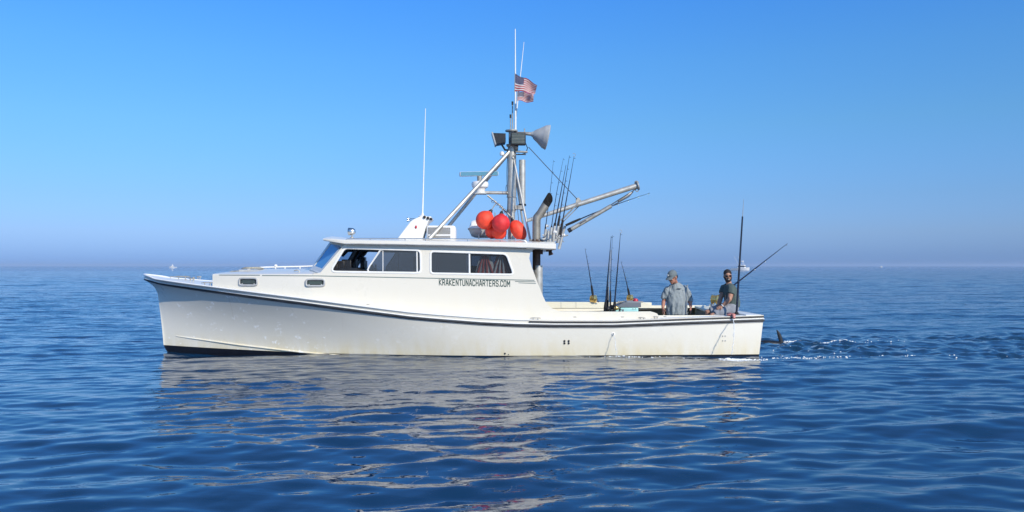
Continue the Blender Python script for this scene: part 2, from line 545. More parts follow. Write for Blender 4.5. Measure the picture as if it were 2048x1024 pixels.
def surf(px, py, off=0.0):
    """point on the near side of the hull seen at px, py"""
    ly = -1.2
    for _ in range(25):
        q = P(px, py, ly); ly = .5 * ly + .5 * (-(halfb(s_of(q.x, q.z), q.z) + off))
    return P(px, py, ly)

# push the sea down inside the hull
inv = np.array(MI)
LXg = inv[0, 0] * Xg + inv[0, 1] * Yg + inv[0, 3]
LYg = inv[1, 0] * Xg + inv[1, 1] * Yg + inv[1, 3]
ss_ = np.clip((LXg - (stem_x[0] + .25)) / (tr_b.x - .15 - (stem_x[0] + .25)), -1, 2)
tab_s = np.linspace(0, 1, 101); tab_b = np.array([bw(t) for t in tab_s])
bb = np.interp(ss_, tab_s, tab_b) - .22
inside = (ss_ > 0) & (ss_ < 1) & (np.abs(LYg) < bb)
Zg[inside] = -1.2
nr, nc = Xg.shape
co = np.stack([Xg, Yg, Zg], -1).reshape(-1, 3).astype(np.float32)
ii = np.arange(nr * nc).reshape(nr, nc)
quads = np.stack([ii[:-1, :-1], ii[:-1, 1:], ii[1:, 1:], ii[1:, :-1]], -1).reshape(-1, 4)
sea_me = bpy.data.meshes.new('sea')
sea_me.vertices.add(len(co)); sea_me.vertices.foreach_set('co', co.ravel())
sea_me.loops.add(quads.size); sea_me.loops.foreach_set('vertex_index', quads.ravel().astype(np.int32))
sea_me.polygons.add(len(quads)); sea_me.polygons.foreach_set('loop_start', np.arange(0, quads.size, 4, dtype=np.int32))
sea_me.polygons.foreach_set('use_smooth', np.ones(len(quads), dtype=bool))
sea_me.update(calc_edges=True)
at = sea_me.attributes.new('wake', 'FLOAT', 'POINT')
at.data.foreach_set('value', wake_mask(Xg, Yg).ravel().astype(np.float32))

def sea_mat():
    m, n, l, b = new_mat('sea_water')
    tc = n.new('ShaderNodeTexCoord').outputs['Object']
    b.inputs['IOR'].default_value = 1.50
    b.inputs['Roughness'].default_value = .012
    wk = n.new('ShaderNodeAttribute'); wk.attribute_name = 'wake'
    deep = (.0035, .030, .080)
    col = mixc(n, l, math_(n, l, 'MULTIPLY', wk.outputs['Fac'], .6, True), deep, (.006, .035, .065))
    # thin foam where the wake churns
    fz = noise_(n, l, 1.0, tc, 8, .72, (2.3, 4.2, 1))
    fz2 = noise_(n, l, .8, tc, 3, .5, (.8, 1.3, 1))
    fo = math_(n, l, 'ADD', math_(n, l, 'MULTIPLY', wk.outputs['Fac'], .13), math_(n, l, 'MULTIPLY', fz2, .18))
    fo = math_(n, l, 'ADD', fo, fz)
    foam = ramp(n, l, fo, [(.80, g(0)), (.87, g(1))])
    foam = math_(n, l, 'MULTIPLY', foam, ramp(n, l, wk.outputs['Fac'], [(.03, g(0)), (.3, g(1))]))
    col = mixc(n, l, math_(n, l, 'MULTIPLY', foam, .75), col, (.62, .70, .74))
    l.new(col, b.inputs['Base Color'])
    l.new(math_(n, l, 'ADD', math_(n, l, 'MULTIPLY', foam, .5), .012), b.inputs['Roughness'])
    # ripples too small for the mesh: short wavelets near by, longer ones far out
    geo = n.new('ShaderNodeNewGeometry')
    sepg = n.new('ShaderNodeSeparateXYZ'); l.new(geo.outputs['Position'], sepg.inputs[0])
    def band(scale, st, lo, hi, strength, dist, prev=None, detail=3):
        x = n.new('ShaderNodeBump'); x.inputs['Distance'].default_value = dist
        h = noise_(n, l, scale, tc, detail, .55, st)
        l.new(h, x.inputs['Height'])
        r = n.new('ShaderNodeMapRange'); r.inputs[1].default_value = lo; r.inputs[2].default_value = hi
        r.inputs[3].default_value = strength[0]; r.inputs[4].default_value = strength[1]
        l.new(sepg.outputs['Y'], r.inputs[0])
        l.new(r.outputs[0], x.inputs['Strength'])
        if prev: l.new(prev.outputs[0], x.inputs['Normal'])
        return x
    b1 = band(1.0, (2.0, 5.5, 1), 9, 42, (.08, .95), .07)
    b2 = band(1.0, (.45, 1.3, 1), 22, 120, (0, 1.0), .32, b1)
    b3 = band(1.0, (.08, .28, 1), 120, 900, (0, 1.0), 1.4, b2)
    l.new(b3.outputs[0], b.inputs['Normal'])
    return m
sea_me.materials.append(sea_mat())
sea = bpy.data.objects.new('sea', sea_me); COL.objects.link(sea)
sea['kind'] = 'structure'
sea['label'] = 'blue sea with long smooth ripples out to the horizon'

# ------------------------------------------------------------------ the fishing boat
boat = thing('fishing_boat', 'white lobster style fishing boat with green website lettering on its cabin side', 'boat', (0, 0, 0))

NS = 150
svals = [(i / NS) ** 1.25 for i in range(NS + 1)]
def zboot(s): return float(np.interp(s, [0, .1, .27, 1], [.09, .065, .03, .018]))
def hull_rows(sign, z0f, z1f, nv):
    out = []
    for s in svals:
        a, b_ = z0f(s), z1f(s)
        out.append([Vector((hx(s, a + (b_ - a) * j / nv), sign * halfb(s, a + (b_ - a) * j / nv), a + (b_ - a) * j / nv)) for j in range(nv + 1)])
    return out
mb = MB()
rn = hull_rows(-1, zboot, ztop, 26); rf = hull_rows(1, zboot, ztop, 26)
mb.grid(rn); mb.grid(rf, True)
mb.grid([rn[-1], rf[-1]])                       # transom
mb.grid([rf[0], rn[0]])
part('hull', mb, M_HULL, boat, smooth=60)
mb = MB()
bn = hull_rows(-1, lambda s: -.6, lambda s: zboot(s) - .001, 8); bf = hull_rows(1, lambda s: -.6, lambda s: zboot(s) - .001, 8)
mb.grid(bn); mb.grid(bf, True); mb.grid([bn[-1], bf[-1]])
mb.grid([bf[0], bn[0]])
mb.grid([[r[0] for r in bn], [r[0] for r in bf]])
part('bottom_paint', mb, M_BOTTOM, boat, 'black painted underwater hull', smooth=60)

def rail_strip(zoff, h, w, s0, s1, n=120, inset=0.0, transom=False):
    """a rounded strip that runs round the hull at a height below or above the gunwale"""
    path = []
    for i in range(n + 1):
        s = s0 + (s1 - s0) * (i / n) ** 1.15
        z = zrub(s) + zoff
        path.append((s, z))
    m_ = MB()
    rings = []
    pts_n = [Vector((hx(s, z), -(halfb(s, z) + inset), z)) for s, z in path]
    pts = pts_n
    if s0 == 0:
        pts = [Vector((p.x, -p.y, p.z)) for p in reversed(pts_n)] + pts_n
    m_.tube(pts, [(h, w)] * len(pts), 8, ref=(0, 0, 1))
    if transom:
        a, b_ = pts_n[-1], Vector((pts_n[-1].x, -pts_n[-1].y, pts_n[-1].z))
        m_.tube([a, a.lerp(b_, .5) + Vector((.0, 0, 0)), b_], [(h * .98, w * .98)] * 3, 8, ref=(0, 0, 1))
    return m_
part('rub_rail', rail_strip(0, .020, .030, 0, 1, transom=True), M_RUBBER, boat, 'dark rubber rub rail')
part('rail_moulding', rail_strip(.034, .012, .022, 0, 1, transom=True), M_WHITE, boat)
part('rail_moulding', rail_strip(-.028, .008, .014, 0, 1), M_GREYRUB, boat)
s_a = s_of(P(1057, 641, -1.7).x, .8)
part2('gunwale_guard', rail_strip(.075, .017, .022, s_a, 1, 50), M_RUBBER, boat)
part('gunwale_cap', rail_strip(TOPH, .016, .026, 0, s_a, 90, -.012), M_WHITE, boat)

# deck
def deck_z(s): return ztop(s) - .012
XC0, XC1 = P(1078, 600, -1.5).x, P(1490, 600, -1.5).x         # cockpit well from / to
COAM = 1.46
mb = MB()
dr = []
for s in svals:
    x = hx(s, deck_z(s))
    if x > XC0: break
    b_ = halfb(s, deck_z(s)) - .004
    dr.append([Vector((x, b_ * t, deck_z(s) + .05 * (1 - t * t) * min(1, b_))) for t in np.linspace(-1, 1, 13)])
mb.grid(dr)
for sg in (-1, 1):
    rr = []
    for s in np.linspace(s_of(dr[-1][0].x, .8), 1, 40):
        x = hx(s, deck_z(s)); b_ = halfb(s, deck_z(s)) - .004
        rr.append([Vector((x, sg * b_, deck_z(s))), Vector((x, sg * (COAM - .1), deck_z(s) + .012))])
    mb.grid(rr, sg > 0)
xe = hx(1, deck_z(1)) - .02
mb.box(((XC1 + xe) / 2, 0, deck_z(1) - .005), (xe - XC1, 3.1, .035))
part('deck', mb, M_DECK, boat, smooth=30)

# spray rail low on the bow
pts = [surf(a, b_, .006) for a, b_ in ((352, 672), (380, 676), (430, 683), (480, 690), (540, 697), (600, 704), (650, 708.5), (700, 712))]
pp = []
for i in range(len(pts) - 1):
    for t in range(4): pp.append(pts[i].lerp(pts[i + 1], t / 4))
pp.append(pts[-1])
part2('spray_rail', MB().tube(pp, [(.010 + .006 * min(1, i / 10), .004 + .018 * min(1, i / 10)) for i in range(len(pp))], 8, ref=(0, 0, 1)), M_HULL, boat)

# --- trunk cabin and wheelhouse
CW = 1.50
def side_w(lx):
    return min(CW, max(.25, bt(s_top(lx)) - .20))
def Ps(px, py, off=0):
    ly = -1.3
    for _ in range(15):
        q = P(px, py, ly); ly = -(side_w(q.x) + off)
    return P(px, py, ly)
XJ = Ps(625, 550).x
trunk_top = [(425, 548), (480, 548.5), (540, 548.5), (600, 548), (625, 548)]
top_l = [Ps(a, b_) for a, b_ in trunk_top]
def ztrunk(x): return float(np.interp(x, [p.x for p in top_l], [p.z for p in top_l]))
XF = top_l[0].x
mb = MB()
rws = []
nX = 26
for i in range(nX + 4):
    x = XF + (XJ - XF) * i / nX if i <= nX else XJ + (.002, .25, .5)[i - nX - 1]
    w = side_w(x) - (.045 if i > nX else 0); zt = ztrunk(x)
    crn = .03 + .07 * min(1, i / 9)
    zd = ztop(s_top(x)) - .07
    rws.append([Vector((x, -w, zd)), Vector((x, -w, zt - .03)), Vector((x, -w + .012, zt - .008)), Vector((x, -w + .035, zt))] +
               [Vector((x, (-w + .035) * t, zt + crn * (1 - t * t))) for t in (.8, .55, .3, .1)])
full = [r + [Vector((p.x, -p.y, p.z)) for p in reversed(r)] for r in rws]
mb.grid(full)
fr = full[0]
mb.add([p for p in fr], [tuple(range(len(fr)))])
# slab of trunk roof runs under the windscreen
part('trunk_cabin', mb, M_CABIN, boat, smooth=50)

def pl(pts, ly=-CW): return [P(a, b_, ly) for a, b_ in pts]
def rounded(pts, r, n=5):
    """round the corners of a pixel outline"""
    out = []
    for i in range(len(pts)):
        a, b_, c = Vector(pts[i - 1]), Vector(pts[i]), Vector(pts[(i + 1) % len(pts)])
        ri = r[i] if hasattr(r, '__len__') else r
        ra, rc = min(ri, (a - b_).length * .45), min(ri, (c - b_).length * .45)
        p0, p2 = b_ + (a - b_).normalized() * ra, b_ + (c - b_).normalized() * rc
        for k in range(n + 1):
            t = k / n
            out.append(tuple((1 - t) ** 2 * p0 + 2 * t * (1 - t) * b_ + t * t * p2))
    return out
win1 = rounded([(660, 543.5), (689, 496), (841, 500.5), (842, 546)], [12, 7, 9, 9])
win2 = rounded([(861, 502.5), (1013, 507.5), (1028, 549.5), (861, 547)], [7, 9, 9, 7])
bot = []
outer = [(625, 548), (641, 545), (690, 488), (820, 489), (960, 493), (1070, 498.5), (1064, 501), (1060, 507), (1058.5, 517), (1063, 532), (1075, 565), (1086, 592), (1091, 603), (1098, 612), (1107, 618.5), (1120, 622.5), (1306, 624), (1314, 627), (1319, 634),
         (1321, 650.5), (1220, 653), (1100, 653), (946, 648), (859, 641), (800, 636), (700, 624), (625, 614)]
mb = MB()
o3 = pl(outer); w1, w2 = pl(win1), pl(win2)
mb.prism([o3, w1, w2], -CW, -CW + .035)
part2('wheelhouse_side', mb, M_CABIN, boat, smooth=30)

# windscreen: centre panes and a raked corner pane each side
A0, A1 = P(641, 545, -CW + .01), P(690, 488, -CW + .01)
B0, B1 = P(621.5, 537, -.86), P(660, 483, -.86)
def mir(v): return Vector((v.x, -v.y, v.z))
def pane_ring(a0, a1, b1, b0, m0=.10, m1=.10, v0=.12, v1=.07):
    """frame quad with opening: returns frame faces and the opening quad"""
    def bil(u, v): return (a0.lerp(b0, u)).lerp(a1.lerp(b1, u), v)
    o = [bil(0, 0), bil(1, 0), bil(1, 1), bil(0, 1)]
    i_ = [bil(m0, v0), bil(1 - m1, v0), bil(1 - m1, 1 - v1), bil(m0, 1 - v1)]
    return o, i_
wf = MB(); wg = []
for (a0, a1, b1, b0, m0, m1) in ((A0, A1, B1, B0, .14, .12), (mir(B0), mir(B1), mir(A1), mir(A0), .12, .14),
                                 (B0, B1, B1.lerp(mir(B1), .5), B0.lerp(mir(B0), .5), .07, .05), (B0.lerp(mir(B0), .5), B1.lerp(mir(B1), .5), mir(B1), mir(B0), .05, .07)):
    o, i_ = pane_ring(a0, a1, b1, b0, m0, m1)
    nrm = (o[1] - o[0]).cross(o[3] - o[0]).normalized() * .02
    vs = o + i_ + [p + nrm for p in o + i_]
    fs = []
    for k in range(4):
        k2 = (k + 1) % 4
        fs += [(k, k2, 4 + k2, 4 + k), (8 + k, 12 + k, 12 + k2, 8 + k2), (4 + k, 4 + k2, 12 + k2, 12 + k), (k, 8 + k, 8 + k2, k2)]
    wf.add(vs, fs)
    wg.append([p + nrm * .5 for p in i_])
wfo = part('windscreen_frame', wf, M_CABIN, boat)
for q in wg:
    part('pane', MB().add(q, [(0, 1, 2, 3)]), M_SKYGLASS, wfo, fixn=False)
sk = [A0, B0, mir(B0), mir(A0)]
part('windscreen_sill', MB().loft([[p + Vector((dx_, 0, dz_)) for dx_, dz_ in ((-.03, -.01), (.05, .02), (.05, -.16), (-.03, -.16))] for p in sk]), M_CABIN, boat)
# shelf that closes the trunk top below the windscreen
zsh = A0.z
mb = MB()
mb.add([Vector((XJ - .02, -side_w(XJ) + .035, ztrunk(XJ))), A0, B0, mir(B0), mir(A0), Vector((XJ - .02, side_w(XJ) - .035, ztrunk(XJ)))], [(0, 1, 2, 3, 4, 5)])
part('windscreen_shelf', mb, M_CABIN, boat)

# roof with visor; crowned
roof_edge = [(646, 477, 481), (662, 478, 484), (690, 480, 488.5), (800, 481.5, 490), (900, 483, 492), (1000, 484.5, 494.5), (1060, 485.5, 496.5), (1112, 487.5, 499.5)]
RW = 1.62
mb = MB(); rws = []
for a, t_, b_ in roof_edge:
    w = RW - (.20 if a == 646 else .08 if a == 662 else 0)
    top, bo = P(a, t_, -w), P(a, b_, -w)
    x = bo.x
    half = [Vector((x, -w + .03, bo.z)), Vector((x, -w, bo.z + .012)), Vector((x, -w, top.z - .015)), Vector((x, -w + .02, top.z))] + [Vector((x, -w * t, top.z + .085 * (1 - t * t))) for t in (.85, .6, .3, .05)]
    fullr = half + [mir(p) for p in reversed(half)]
    rws.append(fullr)
mb.loft(rws)
part('roof', mb, M_ROOF, boat, smooth=35)
def zroof(x, y=0.0):
    zz = np.interp(x, [r[3].x for r in rws], [r[3].z for r in rws])
    return float(zz + .085 * (1 - (y / RW) ** 2))
# roof edge gutter line
mb = MB()
mb.tube([P(a, b_ - 1.2, -RW - .004) for a, t_, b_ in roof_edge[2:]], [(.010, .008)] * 6, 6, ref=(0, 0, 1))
part2('roof_moulding', mb, M_GREYRUB, boat)
# low handrail along the roof edge
rail = MB()
rp = [P(a, b_, -1.5) for a, b_ in ((688, 483), (694, 478), (720, 477), (810, 477), (935, 478), (1040, 479.5), (1050, 481.5), (1054, 486))]
rail.tube(rp, .010, 8)
ro = part('roof_handrail', rail, M_STEEL, boat)
rail2 = MB().tube([mir(p) for p in rp], .010, 8)
ro2 = part('roof_handrail', rail2, M_STEEL, boat)
for sg, par in ((1, ro), (-1, ro2)):
    for a in (740, 810, 851, 935, 1000):
        q = P(a, 477.5, -1.5)
        part('rail_post', MB().tube([Vector((q.x, q.y * sg, q.z)), Vector((q.x, q.y * sg, zroof(q.x, 1.5) - .01))], .007, 6), M_STEEL, par)

# window frames and panes, near side and far side
def frame_loop(m_, outline, grow, depth, ly, ysign=1):
    c = sum((Vector((p.x, 0, p.z)) for p in outline), Vector()) / len(outline)
    path = [Vector((p.x, ly, p.z)) for p in outline]
    m_.tube(path, [(grow, depth)] * len(path), 8, close=True, ref=(0, 1, 0))
def seg_frame(m_, pts, r=.013, ly=-CW - .002, close=False):
    m_.tube([P(a, b_, ly) for a, b_ in pts], r, 8, close=close)
for sg in (-1, 1):
    for wi, outl in ((0, w1), (1, w2)):
        f_ = MB(); frame_loop(f_, outl, .010, .020, sg * (CW + .002))
        fo = part('window', f_, M_WHITE, boat)
        yg = sg * (CW - .018)
        def PG(pts, y_=yg): return [Vector((P(a, b_, -CW).x, y_, P(a, b_, -CW).z)) for a, b_ in pts]
        def bar(pts, r=.014):
            part('mullion', MB().tube([Vector((P(a, b_, -CW).x, yg, P(a, b_, -CW).z)) for a, b_ in pts], r, 8), M_WHITE, fo)
        def pane(pts, mat):
            q = PG(pts); part('pane', MB().add(q, [tuple(range(len(q)))]), mat, fo, fixn=False)
        if wi == 0:
            tint = M_TINT
            bar([(764, 500), (760, 501), (738, 533), (735, 540), (738, 545.5)], .016)
            bar([(765.5, 500), (765.5, 545.5)], .008)
            bar([(833.5, 501), (834, 545.5)], .014)
            pane([(763, 501), (834, 502), (834, 545), (738, 544), (735, 539)] if sg < 0 else [(763, 501), (834, 502), (834, 545), (738, 544), (735, 539)], tint)
            pane([(834, 502), (843, 500), (844, 547), (834, 545)], tint)
        else:
            bar([(938.5, 505), (939, 549)], .018)
            pane([(859, 502), (938, 505), (938, 549), (859, 548)], M_TINT)
            pane([(938, 505), (1014, 507), (1029, 550), (938, 549)], M_TINT2 if sg < 0 else M_TINT)
# portlights
for (x0, x1, y0, y1) in ((477, 517, 555, 572), (611, 650.5, 557, 573.5)):
    ctr = Ps((x0 + x1) / 2, (y0 + y1) / 2)
    w_ = (Ps(x1, y0).x - Ps(x0, y0).x) / 2; h_ = (Ps(x0, y0).z - Ps(x0, y1).z) / 2
    tang = Ps((x0 + x1) / 2 + 8, 560) - Ps((x0 + x1) / 2 - 8, 560); tang.z = 0; tang.normalize()
    nrm = Vector((tang.y, -tang.x, 0))
    for sg in (1, -1):
        def L(u_, v_, o_):
            p = ctr + tang * u_ + Vector((0, 0, v_)) + nrm * o_
            return p if sg > 0 else mir(p)
        loop = []
        for k in range(24):
            a = 2 * math.pi * k / 24; cx, sz = math.cos(a), math.sin(a)
            e = .38
            loop.append((math.copysign(abs(cx) ** e, cx) * (w_ - .015), math.copysign(abs(sz) ** e, sz) * (h_ - .015)))
        f_ = MB().tube([L(a, b_, .012) for a, b_ in loop], [(.018, .018)] * 24, 8, close=True)
        fo = part('portlight', f_, M_GREYP if sg else M_ALU, boat)
        part('pane', MB().add([L(a * .97, b_ * .97, .004) for a, b_ in loop], [tuple(range(24))]), M_LIGHTG, fo, fixn=False)
        inner = MB().tube([L(a * .80, b_ * .66, .010) for a, b_ in loop], .005, 6, close=True)
        part('gasket', inner, M_BLACK, fo)
        for dx_ in (-.62, .62):
            part('latch', MB().ell(L(w_ * dx_, -h_ * .55, .014), (.012, .010, .016)), M_GREYP, fo)

# stripes
def surf_strip(pts, wz, off=.004, mat=M_STRIPE, name='pinstripe'):
    rr = []
    for a, b_ in pts:
        q = Ps(a, b_, off)
        rr.append([q + Vector((0, 0, wz / 2)), q - Vector((0, 0, wz / 2))])
    m_ = MB().grid(rr)
    part2(name, m_, mat, boat, fixn=False)
surf_strip([(438, 550)] + [(x, 550 + (x - 440) * .004) for x in range(450, 521, 10)], .011)
surf_strip([(x, np.interp(x, [524, 640, 820, 1068], [551, 551.8, 555.5, 560.5])) for x in list(range(524, 1068, 16)) + [1069]], .013)
surf_strip([(1030, 562.6), (1071, 563.6)], .011)
surf_strip([(1037, 565.6), (1072, 567)], .010)

# website lettering
GL = {'K': [[(0, 0), (0, 6)], [(3.6, 6), (.5, 3), (3.6, 0)]], 'R': [[(0, 0), (0, 6), (2.8, 6), (3.6, 5.2), (3.6, 3.6), (2.8, 2.9), (0, 2.9)], [(1.9, 2.9), (3.7, 0)]],
      'A': [[(0, 0), (1.5, 6), (2.3, 6), (3.8, 0)], [(.6, 1.9), (3.2, 1.9)]], 'E': [[(3.3, 0), (0, 0), (0, 6), (3.3, 6)], [(0, 3.1), (2.7, 3.1)]],
      'N': [[(0, 0), (0, 6), (3.6, 0), (3.6, 6)]], 'T': [[(1.8, 0), (1.8, 6)], [(0, 6), (3.6, 6)]], 'U': [[(0, 6), (0, .9), (.9, 0), (2.7, 0), (3.6, .9), (3.6, 6)]],
      'C': [[(3.6, 4.6), (3.6, 5.2), (2.8, 6), (.8, 6), (0, 5.2), (0, .8), (.8, 0), (2.8, 0), (3.6, .8), (3.6, 1.4)]], 'H': [[(0, 0), (0, 6)], [(3.6, 0), (3.6, 6)], [(0, 3), (3.6, 3)]],
      'S': [[(3.6, 4.7), (3.6, 5.2), (2.8, 6), (.8, 6), (0, 5.2), (0, 3.9), (.8, 3.2), (2.8, 2.8), (3.6, 2.1), (3.6, .8), (2.8, 0), (.8, 0), (0, .8), (0, 1.3)]],
      'O': [[(.8, 0), (2.8, 0), (3.6, .8), (3.6, 5.2), (2.8, 6), (.8, 6), (0, 5.2), (0, .8), (.8, 0)]], 'M': [[(0, 0), (0, 6), (2.1, 2.2), (4.2, 6), (4.2, 0)]], '.': [[(0, 0), (0, .35)]]}
word = 'KRAKENTUNACHARTERS.COM'
adv = {'M': 6.1, '.': 1.9, 'T': 5.4}
tot = sum(adv.get(c, 5.6) for c in word) - 1.5
p0, p1 = P(878.5, 570.0, -CW), P(1020, 573.0, -CW)
ax = (p1 - p0); sc = ax.length / tot; ax.normalize(); up = Vector((0, 0, 1))
hs = (P(900, 557.5, -CW).z - P(900, 569.0, -CW).z) / 6 * .97
for sg in (-1, 1):
    mb = MB(); cur = 0; lay = 0
    cs = list(word)
    for c in cs:
        for st in GL[c]:
            for a, b_ in zip(st[:-1], st[1:]):
                a_, bb_ = Vector(a), Vector(b_); d = (bb_ - a_)
                if d.length < 1e-6: continue
                d.normalize(); nn = Vector((-d.y, d.x)) * .57
                e = d * .45
                lay += 1
                yy = -.0015 - .00012 * (lay % 9)
                q = [a_ - e + nn, bb_ + e + nn, bb_ + e - nn, a_ - e - nn]
                mb.add([(p0 + ax * ((cur + v.x) * sc) + up * (v.y * hs)) + Vector((0, yy, 0)) for v in q], [(0, 1, 2, 3)])
        cur += adv.get(c, 5.6)
    if sg > 0:      # other side of the boat: same words, turned to read from there
        xm = (p0.x + p1.x) / 2
        mb.v = [Vector((2 * xm - p.x, -p.y, p.z)) for p in mb.v]
    part('lettering', mb, M_GREEN, boat, fixn=False, label='green website lettering reading krakentunacharters.com' if sg < 0 else None)

# interior of the wheelhouse; its dark colours stand in for the cabin's shade
XB = P(1052, 520, -CW).x
mb = MB()
mb.box(((XJ + XB) / 2 + .5, 0, .80), (XB - XJ - 1.0, 2 * CW - .09, .04))
mb.box((XB, 0, 1.42), (.04, 2 * CW - .09, 1.2))
mb.box(((XJ + XB) / 2 + .2, 0, zroof(-1) - .20), (XB - XJ - .55, 2 * CW - .12, .03))
part('wheelhouse_lining', mb, M_INT, boat)
mb = MB()
h1 = P(668, 541, -CW)
mb.prism([[Vector((h1.x - .15, 0, .85)), Vector((h1.x - .12, 0, 1.56)), Vector((h1.x + .10, 0, 1.67)), Vector((h1.x + .42, 0, 1.66)), Vector((h1.x + .60, 0, 1.55)), Vector((h1.x + .62, 0, .85))]], -1.35, 1.2)
mb.box((h1.x + .33, .1, 1.72), (.08, .5, .18)); mb.box((h1.x + .28, -.75, 1.74), (.07, .34, .20))
mb.box((h1.x + .22, .8, 1.78), (.1, .25, .22))
part('helm_console', mb, M_BLACK, boat, bevel=.01)
for a, b_, c, d_, ly_ in ((672, 545, 690, 522, -1.2), (684, 545, 703, 519, -1.15), (668, 545, 676, 528, -1.3), (700, 545, 745, 540, -1.1)):
    q0, q1 = P(a, b_, ly_), P(c, d_, ly_)
    part('instrument', MB().box((q0 + q1) / 2, (q1.x - q0.x, .10, q1.z - q0.z)), M_BLACK, boat, bevel=.012)
part('cabin_pillar', MB().tube([P(694, 534, -1.0), P(718, 494, -1.0)], [(.06, .09), (.06, .09)], 10), M_BLACK, boat)
part('cabin_pillar', MB().tube([P(684, 512, -.6), P(700, 495, -.6)], [(.03, .05), (.04, .05)], 10), M_BLACK, boat)
mb = MB()
wc = Vector((h1.x + .68, -.75, 1.56))
mb.ring(wc, Vector((1, 0, .5)), .19, .013, 18)
mb.box(wc, (.03, .34, .02)); mb.box(wc, (.03, .02, .34))
part('steering_wheel', mb, M_BLACK, boat)
mb = MB()
sx = P(716, 530, -.9).x
mb.tube([Vector((sx - .55, .95, 1.58)), Vector((sx - .05, .9, 2.12))], .06, 8)
part('grab_post', mb, M_BLACK, boat)
hsx = part('helm_seat', MB().box((sx + .9, -.7, 1.25), (.45, .5, .7)), M_BLACK, boat, bevel=.02)
part('backrest', MB().box((sx + 1.12, -.7, 1.68), (.10, .48, .42)), M_BLACK, hsx, bevel=.02)
part('overhead_radio', MB().box((sx - .25, -.6, 2.04), (.3, .5, .12)), M_BLACK, boat, bevel=.02)
cab = []
for t in np.linspace(0, 1, 9): cab.append(Vector((P(722, 500, -.9).x + .16 * t - .02, -.9, P(722, 498, -.9).z - .13 * math.sin(math.pi * t))))
part('coiled_cord', MB().tube(cab, .007, 6), M_BLACK, boat)
mb = MB()
c2 = P(900, 525, -1.2)
part('bulkhead_panel', MB().box((c2.x + .03, -.98, 1.6), (.55, .04, .75)), M_INT, boat)
part('galley_counter', MB().box((c2.x + .9, .8, 1.25), (1.2, .9, .9)), M_INT, boat)

# hanging oilskin jackets inside the aft window
for k, (cx, w_, cols) in enumerate(((970, 40, 'light grey and red jacket hanging behind the aft side window, left one'), (1003, 36, 'mostly red jacket hanging behind the aft side window, right one'))):
    top = P(cx, 508, -1.30); bx = top.x
    t_ = thing('hanging_jacket', cols, 'jacket', (bx, -1.30, top.z), 'jackets hanging in the wheelhouse')
    rr = []
    for i in range(9):
        v = i / 8; hw = (.06 + .15 * v ** .7); zz = top.z - .44 * v
        rr.append([Vector((bx + math.sin(a) * hw * (1 + .1 * math.sin(5 * a + k)), -1.30 + math.cos(a) * (.03 + .03 * v) * (1 + .45 * math.sin(9 * a + 2 * k + v)), zz)) for a in np.linspace(0, 2 * math.pi, 33)[:-1]])
    part('jacket_body', MB().loft(rr), M_JRED if k else M_JGREY, t_)
    st = MB()
    for q in range(4 if k == 0 else 3):
        a = -.9 + q * .6
        st.tube([Vector((bx + .03 * a, -1.345, top.z - .03)), Vector((bx + .10 * a, -1.375, top.z - .2)), Vector((bx + .16 * a + .02 * math.sin(q * 3), -1.38, top.z - .40))], [.008, .018, .022], 6)
    part('reflective_strip', st, M_JRED if k == 0 else M_JGREY, t_)
    part('hanger', MB().tube([Vector((bx, -1.30, top.z - .01)), Vector((bx, -1.30, top.z + .06))], .006, 6), M_STEEL, t_)

# --- cockpit
SOLE = -.12
mb = MB()
xa, xb = XC0 - .35, XC1
mb.box(((xa + xb) / 2, 0, SOLE - .02), (xb - xa, 3.0, .04))
part('cockpit_sole', mb, M_CREAM, boat)
zc_f = P(1150, 603, CW).z
zc_n = P(1200, 623, -CW).z
mb = MB()
# near coaming inner wall and cap
def capstrip(x0, x1, y0, y1, z, h=.03): mb.box(((x0 + x1) / 2, (y0 + y1) / 2, z), (x1 - x0, abs(y1 - y0), h))
xa2 = P(1120, 623, -CW).x; xc2 = P(1304, 623, -CW).x
mb.box(((xa2 + xc2) / 2, -CW + .062, zc_n - .14), (xc2 - xa2, .05, .27))
mb.box(((xa + XC1) / 2, -CW + .15, .32), (XC1 - xa, .04, .86))
part('near_coaming', mb, M_CREAM, boat, bevel=.006)
mb = MB()
xf0, xf1 = P(1079, 603, CW).x - .2, P(1289, 605, CW).x
xf2 = P(1303, 613, CW).x
out = [Vector((xf0, 0, zc_f)), Vector((xf1, 0, zc_f - .02)), Vector((xf2, 0, zc_f - .09)), Vector((xf2, 0, zc_f - .15)), Vector((xf0, 0, zc_f - .145))]
mb.prism([out], CW - .06, CW - .02)
# stretch the far side up to the coaming
mb.box(((xf0 + xf2) / 2, CW + .10, zc_f - .08), (xf2 - xf0, .24, .11))
part('far_coaming', mb, M_CREAM, boat, bevel=.004)
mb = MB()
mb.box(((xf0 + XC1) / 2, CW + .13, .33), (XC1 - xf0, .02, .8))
part('inner_side', mb, simple('recess_shade_paint', (.15, .145, .11), .8), boat)  # dark colour stands in for the shade under the far coaming
for a in (1096, 1122, 1152, 1182, 1212, 1330, 1368, 1395):
    q = P(a, 618, CW - .05)
    part('side_frame', MB().box((q.x, CW + .08, .45), (.035, .08, .55)), M_CREAM, boat)
for a in (1122, 1152):
    q = P(a, 609, CW - .06)
    part('coaming_seam', MB().box((q.x, CW - .0625, zc_f - .075), (.008, .004, .13)), M_GREYRUB, boat)
